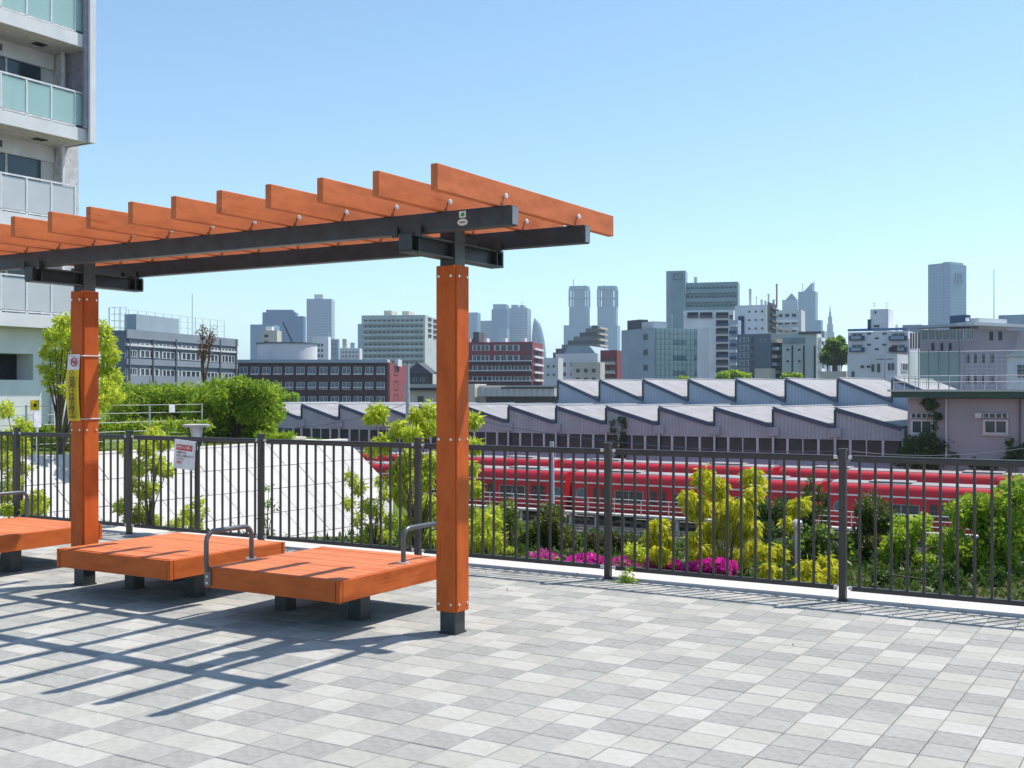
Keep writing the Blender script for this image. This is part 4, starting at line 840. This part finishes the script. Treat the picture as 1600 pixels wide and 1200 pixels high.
# ------------------------------------------------------------------ vegetation
def leaf_mesh(name, cl, n, L, wd, m, droop=.3, out=.5, squash=1., shell=.55):
    "cl: list of (centre, radius); n leaves in all spread by clump size"
    C = np.array([list(c) for c, r in cl]); R = np.array([r for c, r in cl]); p = R ** 2 / (R ** 2).sum()
    idx = RNG.choice(len(cl), n, p=p); d = RNG.normal(size=(n, 3)); d /= np.linalg.norm(d, axis=1)[:, None]
    rad = (shell + (1 - shell) * RNG.random(n)) * np.where(RNG.random(n) < .25, RNG.random(n), 1); pos = C[idx] + d * (rad * R[idx])[:, None] * np.array([1, 1, squash])
    dr = RNG.normal(size=(n, 3)); dr /= np.linalg.norm(dr, axis=1)[:, None]; dr = dr * .7 + d * out + np.array([0, 0, -1]) * droop; dr /= np.linalg.norm(dr, axis=1)[:, None]
    sd_ = np.cross(dr, RNG.normal(size=(n, 3))); sd_ /= np.linalg.norm(sd_, axis=1)[:, None]; nn = np.cross(dr, sd_)
    ln = L * (.6 + .8 * RNG.random(n))[:, None]; ww = wd * (.7 + .6 * RNG.random(n))[:, None]
    a = pos; c = pos + dr * ln; mid = pos + dr * ln * .45 + nn * ln * .06; b = mid + sd_ * ww / 2; e = mid - sd_ * ww / 2
    v = np.stack([a, b, c, e], 1).reshape(-1, 3); me = bpy.data.meshes.new(name); me.vertices.add(4 * n); me.vertices.foreach_set('co', v.ravel())
    me.loops.add(4 * n); me.loops.foreach_set('vertex_index', np.arange(4 * n)); me.polygons.add(n); me.polygons.foreach_set('loop_start', np.arange(0, 4 * n, 4)); me.polygons.foreach_set('loop_total', np.full(n, 4))
    me.materials.append(m); me.update(); me.validate(); return me
LY = leafmat('leaf_yellow', (.78, .70, .04), (.46, .53, .035), .55); LYG = leafmat('leaf_yellow_green', (.74, .76, .08), (.36, .50, .04), .58); LG = leafmat('leaf_green', (.14, .25, .03), (.32, .42, .04), .5)
LDG = leafmat('leaf_dark', (.05, .10, .02), (.11, .18, .03), .4); LOL = leafmat('leaf_olive', (.18, .19, .035), (.1, .15, .03), .4); LHG = leafmat('leaf_bright_hedge', (.48, .62, .05), (.22, .36, .03), .56)
LPK = leafmat('petal_magenta', (.85, .05, .52), (.6, .03, .38), .4); LRB = leafmat('leaf_red_brown', (.2, .07, .04), (.12, .1, .04), .3)
BARK = mat('bark', (.13, .10, .075), .9, 0, .2, .25, 12, .6, 40)
def plant(name, label, Z, base, clumps, n, L, wd, m, cat='shrub', group=None, droop=.3, out=.5, trunk=.02, squash=1., zb=-.25, dz=.35, stems=True, shell=.55, leafname='foliage', extra=None):
    "base: column px of the foot; clumps: (px, py, radius px) seen at about Z metres"
    f = W(base, HZ, Z); f = Vector((f.x, f.y, zb)); e = empty(name, label, cat, f, group=group); cl = []
    for c in clumps:
        zz = Z + random.uniform(-1, 1) * dz + (c[3] if len(c) > 3 else 0); p = W(c[0], c[1], zz); cl.append((p - f, c[2] * zz / F))
    if stems:
        b = MB()
        for c, r in cl:
            if c.z < .05: continue
            k = Vector((c.x * .25, c.y * .25, c.z * .55)); b.tube([Vector((random.uniform(-.3, .3) * trunk * 3, 0, -.1)), k * .5, k, c + Vector((0, 0, r * .3))], [trunk, trunk * .8, trunk * .6, trunk * .25], 6)
        if b.v: b.build('trunk' if cat == 'tree' else 'stem', BARK, e, smooth=True)
    o = ob(leafname if cat != 'tree' else 'crown', leaf_mesh('foliage', cl, n, L, wd, m, droop, out, squash, shell), e)
    if extra:
        m2, n2, L2 = extra; ob('blossom' if m2 is LPK else 'young_leaves', leaf_mesh('blossom', [(c + Vector((0, -r * .12, r * .25)), r * .98) for c, r in cl], n2, L2, L2 * .9, m2, 0, .8, squash, .85), e)
    return e
def blob(px, py, w_, h_, k, r):
    "k clumps filling an ellipse"
    return [(px + w_ * math.sqrt(random.random()) * math.cos(a := random.uniform(0, 6.283)), py + h_ * math.sqrt(random.random()) * math.sin(a), r * random.uniform(.7, 1.15)) for _ in range(k)]
SH = 'shrubs behind the railing'
# right of the pergola post
plant('shrub', 'tall yellow shrub with drooping leaves right of the middle railing post', 10.4, 1135, [(1100, 745, 17), (1090, 790, 20), (1075, 775, 12), (1120, 760, 18), (1135, 800, 22), (1175, 745, 16), (1188, 755, 10), (1165, 790, 18), (1150, 830, 20), (1110, 830, 18), (1175, 820, 15), (1095, 865, 16), (1120, 870, 15), (1155, 870, 16), (1085, 840, 12), (1180, 850, 12), (1178, 770, 14)], 6500, .066, .023, LY, group=SH, droop=1.1, trunk=.006)
plant('shrub', 'small drooping yellow shrub just right of the middle railing post', 10.6, 1030, [(1030, 822, 15), (1020, 840, 12), (1040, 845, 12), (1030, 865, 14), (1012, 875, 9)], 1700, .066, .023, LY, group=SH, droop=1.1, trunk=.005)
plant('shrub', 'little yellow shrub with two tufts left of the lamp bollard', 10.0, 1205, [(1197, 860, 11), (1216, 862, 12), (1200, 885, 9), (1212, 893, 8), (1196, 900, 9)], 1100, .064, .023, LY, group=SH, droop=1.0, trunk=.008)
plant('shrub', 'yellow tuft hanging above the lamp bollard', 10.9, 1240, [(1245, 790, 14), (1230, 815, 10), (1256, 785, 10), (1240, 822, 8)], 900, .064, .023, LY, group=SH, droop=1.1, trunk=.008)
plant('shrub', 'low yellow shrub at the foot of the right railing post', 9.6, 1280, [(1263, 885, 13), (1292, 880, 14), (1300, 895, 11), (1275, 903, 10), (1250, 905, 6)], 1500, .064, .023, LY, group=SH, droop=1.0, trunk=.008)
plant('shrub', 'yellow-green bush beside the right pergola post', 11.6, 765, blob(765, 830, 28, 30, 9, 14) + [(745, 862, 14), (790, 860, 12)], 2200, .06, .024, LYG, group=SH, droop=.6)
plant('shrub', 'wide mixed green bush below the red train, right of the pergola post', 13.2, 800, blob(800, 835, 55, 40, 16, 17) + blob(770, 870, 30, 14, 5, 12), 5200, .05, .024, LG, group=SH, extra=(LOL, 1500, .04))
plant('shrub', 'round olive bush left of the middle railing post', 13.0, 868, blob(868, 820, 24, 26, 9, 14) + [(868, 800, 12), (850, 845, 14), (890, 845, 13)], 3800, .045, .022, LOL, group=SH)
plant('shrub', 'brownish trimmed low bush on both sides of the middle railing post', 12.8, 955, blob(950, 852, 45, 10, 10, 11), 2600, .045, .02, leafmat('leaf_brown_green', (.12, .09, .03), (.07, .08, .02), .3), group=SH)
plant('shrub', 'dark spiky conifer pair behind the yellow shrub', 13.5, 1262, [(1266, 750, 5), (1265, 765, 8), (1262, 782, 11), (1260, 805, 15), (1258, 830, 19), (1281, 765, 5), (1281, 780, 8), (1280, 800, 11), (1255, 860, 22), (1282, 840, 18)], 4200, .05, .012, LDG, group=SH, droop=-.6, trunk=.02)
plant('shrub', 'dark green bush behind the yellow shrub, left of the lamp bollard', 13.4, 1205, blob(1205, 830, 32, 50, 12, 17), 3800, .05, .022, LDG, group=SH)
plant('shrub', 'dark mass of leaves low behind the lamp bollard', 12.2, 1270, blob(1275, 870, 55, 35, 14, 18), 4200, .05, .024, LDG, group=SH, extra=(LG, 500, .05))
plant('shrub', 'reddish-tipped green bush right of the right railing post', 12.6, 1360, blob(1362, 825, 30, 45, 14, 18) + [(1362, 785, 14), (1350, 890, 20), (1380, 885, 20)], 5600, .05, .024, LDG, group=SH, extra=(leafmat('leaf_bronze', (.22, .13, .05), (.1, .15, .03), .4), 1100, .045))
plant('shrub', 'bright green bush between the right railing post and the right edge bush', 12.0, 1425, blob(1425, 855, 40, 40, 14, 18) + [(1410, 830, 15), (1440, 815, 15), (1470, 850, 16)], 5200, .05, .026, LHG, group=SH)
plant('shrub', 'big bright green bush filling the right picture edge', 11.4, 1550, blob(1545, 840, 62, 60, 24, 22) + [(1590, 770, 20), (1560, 785, 18), (1520, 790, 18), (1495, 800, 16), (1580, 760, 14), (1620, 800, 40), (1600, 765, 16)], 9500, .055, .026, LHG, group=SH, extra=(LG, 3000, .05))
plant('shrub', 'dark understorey leaves at the foot of the railing near the right edge', 10.6, 1480, blob(1480, 905, 110, 18, 18, 16), 4000, .05, .024, LDG, group=SH)
for lab, px, w_, py in (('magenta azalea cushion left of the middle railing post', 915, 32, 879), ('magenta azalea cushion right of the middle railing post', 1030, 28, 884), ('small magenta azalea cushion under the tall yellow shrub', 1090, 28, 888), ('faint magenta azalea near the pergola post', 850, 30, 873), ('magenta azalea cushion between the two larger cushions', 975, 20, 884), ('magenta azalea half hidden right of the tall yellow shrub', 1125, 22, 886)):
    plant('azalea', lab, 9.72 / (.857 + .515 * (px - 800) / F), px, blob(px, py + 5, w_, 5, 9, 11), 1500, .03, .016, LG, 'flower bush', 'azaleas behind the railing', extra=(LPK, 1500 if px not in (850, 975) else 500, .034), stems=False, dz=.12)
plant('shrub', 'yellow-green low leaves between the two magenta azalea cushions', 11.1, 985, blob(990, 872, 22, 12, 8, 12), 1300, .05, .022, LYG, group=SH)
plant('ground_cover', 'low olive ground cover along the kerb right of the pergola post', 11.3, 790, blob(800, 880, 70, 8, 14, 12), 2600, .045, .02, LOL, 'ground cover', stems=False)
# behind the post and to its left
plant('sapling', 'tall yellow-green sapling with leaf tufts behind the right pergola post', 12.6, 650, [(590, 645, 15), (578, 650, 9), (622, 668, 12), (655, 650, 15), (672, 640, 12), (645, 678, 14), (600, 692, 15), (583, 700, 10), (668, 665, 14), (640, 715, 15), (625, 735, 18), (660, 745, 18), (675, 720, 14), (740, 655, 12), (741, 695, 12), (738, 730, 10), (742, 762, 12), (630, 770, 18), (665, 790, 20), (645, 820, 18), (670, 840, 15), (741, 800, 10)], 7000, .07, .028, LYG, 'sapling', SH, droop=.7, trunk=.01)
plant('sapling', 'sparse thin sapling in front of the pale slope end', 12.9, 585, [(548, 745, 10), (560, 760, 12), (545, 785, 9), (575, 790, 12), (560, 810, 10), (590, 800, 14), (605, 770, 12), (580, 830, 14), (600, 835, 14), (565, 845, 10), (612, 815, 12), (596, 752, 9)], 2400, .06, .02, LYG, 'sapling', SH, droop=.5, trunk=.01)
plant('sapling', 'very thin sapling against the pale slope behind the right bench', 13.3, 418, [(420, 760, 5), (418, 785, 7), (412, 810, 8), (430, 790, 5), (420, 835, 10), (408, 845, 8), (448, 838, 5)], 260, .055, .018, LG, 'sapling', SH, droop=.5, trunk=.008)
plant('sapling', 'leafy yellow sapling behind the hung notice', 13.6, 235, [(240, 680, 14), (255, 690, 13), (228, 700, 14), (215, 730, 14), (245, 725, 15), (262, 735, 10), (225, 765, 13), (240, 760, 10), (205, 755, 9), (222, 800, 14), (205, 815, 13), (240, 815, 13), (195, 700, 9), (190, 790, 12)], 4200, .06, .022, LYG, 'sapling', SH, droop=.5, trunk=.012)
plant('sapling', 'small yellow-green shrub at the kerb below the hung notice', 13.1, 300, [(297, 800, 10), (310, 785, 8), (283, 812, 9), (305, 818, 11), (318, 800, 6), (270, 820, 9)], 800, .06, .022, LYG, 'sapling', SH, droop=.5, trunk=.008)
plant('shrub', 'yellow-green shrub at the far left railing post', 14.6, 35, [(10, 640, 12), (35, 665, 14), (25, 680, 14), (5, 690, 16), (35, 700, 12), (10, 720, 16), (38, 730, 10), (20, 750, 14), (8, 770, 14), (30, 690, 12)], 2600, .065, .026, LYG, 'shrub', SH, droop=.5, trunk=.014)
plant('shrub', 'low yellow-green shrub at the kerb between the far left post and the pergola post', 14.0, 55, [(58, 775, 11), (70, 785, 8), (45, 790, 12), (62, 795, 11), (35, 800, 9), (12, 795, 10)], 1300, .06, .024, LYG, 'shrub', SH, droop=.5, trunk=.01)
plant('weed', 'small weed growing at the foot of the middle railing post', 9.45, 976, [(978, 900, 6), (972, 907, 6), (982, 895, 4), (985, 906, 5), (970, 911, 4)], 120, .05, .016, LHG, 'weed', droop=0, trunk=.003, zb=0., dz=.02)
# on the embankment
plant('street_tree', 'young tree with loose yellow-green crown behind the left pergola post', 29, 92, [(100, 505, 14), (120, 500, 12), (85, 525, 14), (110, 530, 16), (75, 550, 11), (95, 555, 14), (70, 575, 8), (90, 585, 12), (110, 580, 12), (105, 610, 10), (85, 608, 7), (160, 515, 12), (165, 535, 14), (172, 555, 13), (160, 575, 14), (175, 590, 16), (165, 610, 18), (180, 618, 12), (160, 632, 12), (75, 595, 7)], 4600, .14, .06, LYG, 'tree', droop=.3, trunk=.035, zb=-.1, dz=.6)
hb = []
for i in range(34): hb.append((180 + i * 7.6, 613 + random.uniform(-4, 5), 11 * random.uniform(.8, 1.15)))
plant('hedge', 'long bright-topped clipped hedge beyond the wire fence on the left', 46, 300, hb + [(x, y + 16, 13) for x, y, r in hb] + [(x + 3, y + 36, 14) for x, y, r in hb], 17000, .14, .08, LHG, 'hedge', zb=-.1, trunk=.03, dz=.8, extra=(LG, 5000, .13))
plant('bush_tree', 'big rounded bright green bush at the right end of the hedge', 39, 375, blob(370, 635, 55, 30, 18, 20) + [(345, 605, 14), (375, 606, 16), (400, 615, 15), (420, 640, 14), (330, 640, 16), (415, 660, 14), (310, 655, 16), (350, 665, 16), (380, 668, 14), (432, 650, 9), (330, 675, 16), (360, 680, 16), (395, 680, 16), (420, 672, 12), (300, 668, 14), (345, 625, 16), (390, 640, 18)], 16000, .15, .075, LHG, 'tree', zb=-.1, trunk=.03, dz=1.2, extra=(LG, 5000, .12))
plant('hedge', 'low bright ground-cover strip along the top of the pale slope', 33, 230, [(155 + i * 8, 668 - i * .2 + random.uniform(-3, 3), 9) for i in range(22)] + [(i * 9, 690 + random.uniform(-4, 4), 12) for i in range(18)] + [(40 + i * 9, 672, 8) for i in range(14)], 11000, .1, .05, LHG, 'hedge', zb=-.1, stems=False, dz=.5, extra=(LRB, 900, .08))
plant('grass_tuft', 'bright grass patch at the right end of the embankment top', 37, 420, [(405 + i * 7, 688 - abs(i - 3), 6) for i in range(8)], 1200, .16, .03, LHG, 'grass', zb=-.1, stems=False, droop=-1.2)
bt = W(318, HZ, 52); e = empty('bare_tree', 'nearly bare young tree with red-brown leaves above the hedge', 'tree', (bt.x, bt.y, -.1)); b = MB(); tips = []
def br(p, d, L_, r, k):
    q = p + d * L_; b.tube([p, p.lerp(q, .5) + Vector((random.uniform(-.03, .03),) * 3), q], [r, r * .8, r * .6], 6); tips.append(q)
    if k:
        for _ in range(3): br(p.lerp(q, random.uniform(.55, 1)), (d + Vector((random.uniform(-.45, .45), random.uniform(-.45, .45), random.uniform(.1, .5)))).normalized(), L_ * .55, r * .55, k - 1)
br(Vector((0, 0, 0)), Vector((.02, 0, 1)), 2.6, .09, 3); br(Vector((0, 0, 2.5)), Vector((.0, 0, 1)), 1.3, .055, 2); b.build('trunk', BARK, e, smooth=True)
ob('crown', leaf_mesh('foliage', [(t_, .16) for t_ in tips[6:]], 500, .11, .06, LRB, .2), e)
# distant trees
plant('tree', 'round dark tree left of the white-blue apartment', 240, 1303, blob(1304, 552, 15, 18, 14, 8) + [(1300, 537, 6), (1312, 535, 6), (1290, 560, 7), (1318, 560, 7)], 7000, .8, .5, LDG, 'tree', zb=-8, trunk=.4, dz=2, extra=(LG, 2500, .7))
plant('tree', 'bright green street tree above the shed roof below the dark apartment', 205, 1145, blob(1145, 588, 26, 5, 12, 6), 2600, .5, .35, LHG, 'tree', zb=-8, trunk=.2, dz=1.5)
plant('tree', 'small bright tree at the foot of the slotted beige building', 205, 1238, blob(1238, 590, 14, 3, 6, 5), 1200, .5, .35, LHG, 'tree', zb=-8, trunk=.2, dz=1.5)
plant('tree', 'tiny bright treetop at the foot of the glass-fronted office', 200, 1068, blob(1068, 592, 8, 2, 4, 4), 500, .4, .3, LHG, 'tree', zb=-8, trunk=.15, dz=1)
plant('tree', 'soft green tree in front of the dark brick building', 165, 450, blob(448, 622, 18, 8, 8, 8), 2600, .4, .25, LHG, 'tree', zb=-8, trunk=.2, dz=1.5)
plant('vine', 'green creeper hanging down the lavender shed gable', depth(U_at(965, 89.7), 89.7), 970, [(958, 660, 4), (958, 672, 4), (957, 683, 3), (972, 655, 6), (976, 665, 6), (974, 678, 5), (972, 690, 7), (1006, 668, 2), (1006, 680, 2), (972, 705, 9), (970, 718, 10), (975, 728, 9)], 1500, .22, .14, LDG, 'vine', zb=RAILZ, trunk=.03, dz=.1)
plant('vine', 'dark creeper climbing the depot office beside its left window', depth(U_at(1455, 88.6), 88.6), 1455, [(1455, 632, 9), (1448, 628, 7), (1465, 650, 6), (1460, 665, 6), (1450, 690, 16), (1425, 695, 14), (1470, 700, 14), (1435, 715, 18), (1460, 720, 16), (1488, 690, 5), (1490, 715, 12), (1410, 715, 14)], 5200, .25, .15, LDG, 'vine', zb=RAILZ, trunk=.05, dz=.3)
plant('vine', 'dark creeper on the depot office wall at the right edge', depth(U_at(1585, 88.6), 88.6), 1580, [(1577, 690, 5), (1582, 705, 7), (1590, 715, 9), (1576, 720, 8), (1598, 700, 6), (1525, 725, 9), (1545, 730, 10)], 1600, .25, .15, LDG, 'vine', zb=RAILZ, trunk=.05, dz=.3)
gc = [(Vector((u_, v_, -.22 - max(0, v_ - (12.8 if u_ > -9 else 10.2)) * .62)), .22) for u_ in np.arange(-22, 7, .3) for v_ in ((9.45, 9.65, 9.9, 10.3, 10.8) if u_ < -9 else (9.45, 9.65, 9.9, 10.3, 10.8, 11.3, 11.9, 12.5, 13.1))]
tag(ob('ground_cover', leaf_mesh('ground_cover', gc, 60000, .075, .035, LDG, -.3, .4, .45)), 'dark low leaves carpeting the bed behind the railing', 'ground cover', kind='stuff')
# ------------------------------------------------------------------ small things on the embankment and in the bed
wf = empty('wire_fence', 'low grey post and wire fence on top of the embankment', 'fence', (EU - .6, 20, -.1)); GP = mat('galvanised', (.5, .52, .53), .45, .4)
for i in range(8): MB().tube([(0, -9.6 + i * 1.97, 0), (0, -9.6 + i * 1.97, 1.35)], .025, 6).build('post', GP, wf)
for z in (.35, .6, .85, 1.1, 1.32): MB().tube([(0, -9.6, z), (0, 4.2, z)], .008, 5).build('wire', GP, wf)
o = empty('small_sign', 'small blank white plate on the wire fence', 'sign', (EU - .57, 23.0, 1.1)); MB().box(0, .02, -.11, .11, -.11, .11).build('plate', SW, o, bevel=.01)
p = W(77, 632, depth(EU - .6, 18.6)); o = empty('small_sign', 'small yellow round-cornered plate on the wire fence at the left', 'sign', (EU - .57, 18.5, 1.25)); MB().box(0, .02, -.13, .13, -.13, .13).build('plate', YEL, o, bevel=.05); MB().box(.021, .024, -.04, .04, -.04, .04).build('mark', DARK, o)
p = W(58, 650, 27); o = empty('small_sign', 'tiny white stake sign beside the tower base', 'sign', (p.x, p.y, -.1)); MB().box(-.02, .02, -.1, .1, .85, 1.2).build('plate', SW, o); MB().tube([(0, 0, 0), (0, 0, .9)], .025, 6).build('stake', WHITE, o)
def garden_lamp(label, px, Z):
    f = W(px, HZ, Z); o = empty('garden_lamp', label, 'lamp', (f.x, f.y, -.25)); T = 1.47
    MB().tube([(0, 0, 0), (0, 0, T - .3)], .022, 10).build('pole', RAILM, o, smooth=True)
    for k in range(3):
        a = k * 2.094 + .3; MB().tube([(0, 0, T - .34), (.06 * math.cos(a), .06 * math.sin(a), T - .2), (.1 * math.cos(a), .1 * math.sin(a), T - .03)], .009, 6).build('arm', RAILM, o)
    MB().tube([(0, 0, T - .2), (0, 0, T - .03)], [.045, .075], 14).build('diffuser', mat('lamp_diffuser', (.75, .72, .78), .4), o, smooth=True)
    MB().tube([(0, 0, T - .03), (0, 0, T - .005), (0, 0, T)], [.15, .155, .12], 24).build('disc_shade', mat('disc_shade', (.5, .48, .45), .5), o)
garden_lamp('disc-topped garden lamp on a dark pole beside the hung notice', 307, 12.75)
f = W(1246, HZ, 10.2); o = empty('lamp_bollard', 'small silver-headed lamp bollard among the yellow shrubs', 'lamp', (f.x, f.y, -.25)); MB().tube([(0, 0, 0), (0, 0, .6)], .028, 10).build('pole', ALU, o, smooth=True); MB().tube([(0, 0, .6), (0, 0, .63), (0, 0, .67), (0, 0, .69)], [.03, .045, .045, .02], 12).build('head', mat('bollard_head', (.7, .72, .75), .3, .5), o, smooth=True)
o = empty('concrete_slab', 'flat pale concrete slabs stacked at the end of the embankment top', 'slab', (EU - .6, 29.2, -.1)); MB().box(-1.2, .3, -1.6, -.2, 0, .12).build('slab', CONC, o, bevel=.02); MB().box(-1.0, .1, -1.3, -.5, .121, .22).build('slab', C_BEIGE, o, bevel=.02)
# ------------------------------------------------------------------ litter on the paving
lt = [(Vector((random.uniform(-9, 1), FV - .05 - abs(random.gauss(0, .12)), .012)), .06) for _ in range(60)] + [(Vector((random.uniform(-9, 1), random.uniform(6.6, 8.4), .006)), .04) for _ in range(10)]
tag(ob('leaf_litter', leaf_mesh('leaf_litter', lt, 150, .022, .012, leafmat('dry_leaf', (.25, .12, .06), (.12, .09, .05), .1), 0, .2, .08)), 'tiny dry leaves and grit scattered on the paving along the kerb', 'litter', kind='stuff')
# ------------------------------------------------------------------ haze
hz = MB().box(-6100, 6100, -6100, 6100, RAILZ - 1.3, 272).build('haze', None); hz.data.materials.clear(); tag(hz, kind='stuff')
hm_ = bpy.data.materials.new('haze'); hm_.use_nodes = True; nn_ = hm_.node_tree.nodes; nn_.remove(nn_['Principled BSDF']); pv = nn_.new('ShaderNodeVolumePrincipled'); pv.inputs['Color'].default_value = (.68, .86, 1, 1); pv.inputs['Density'].default_value = .00015; pv.inputs['Anisotropy'].default_value = .3
hm_.node_tree.links.new(pv.outputs[0], nn_['Material Output'].inputs['Volume']); hz.data.materials.append(hm_)
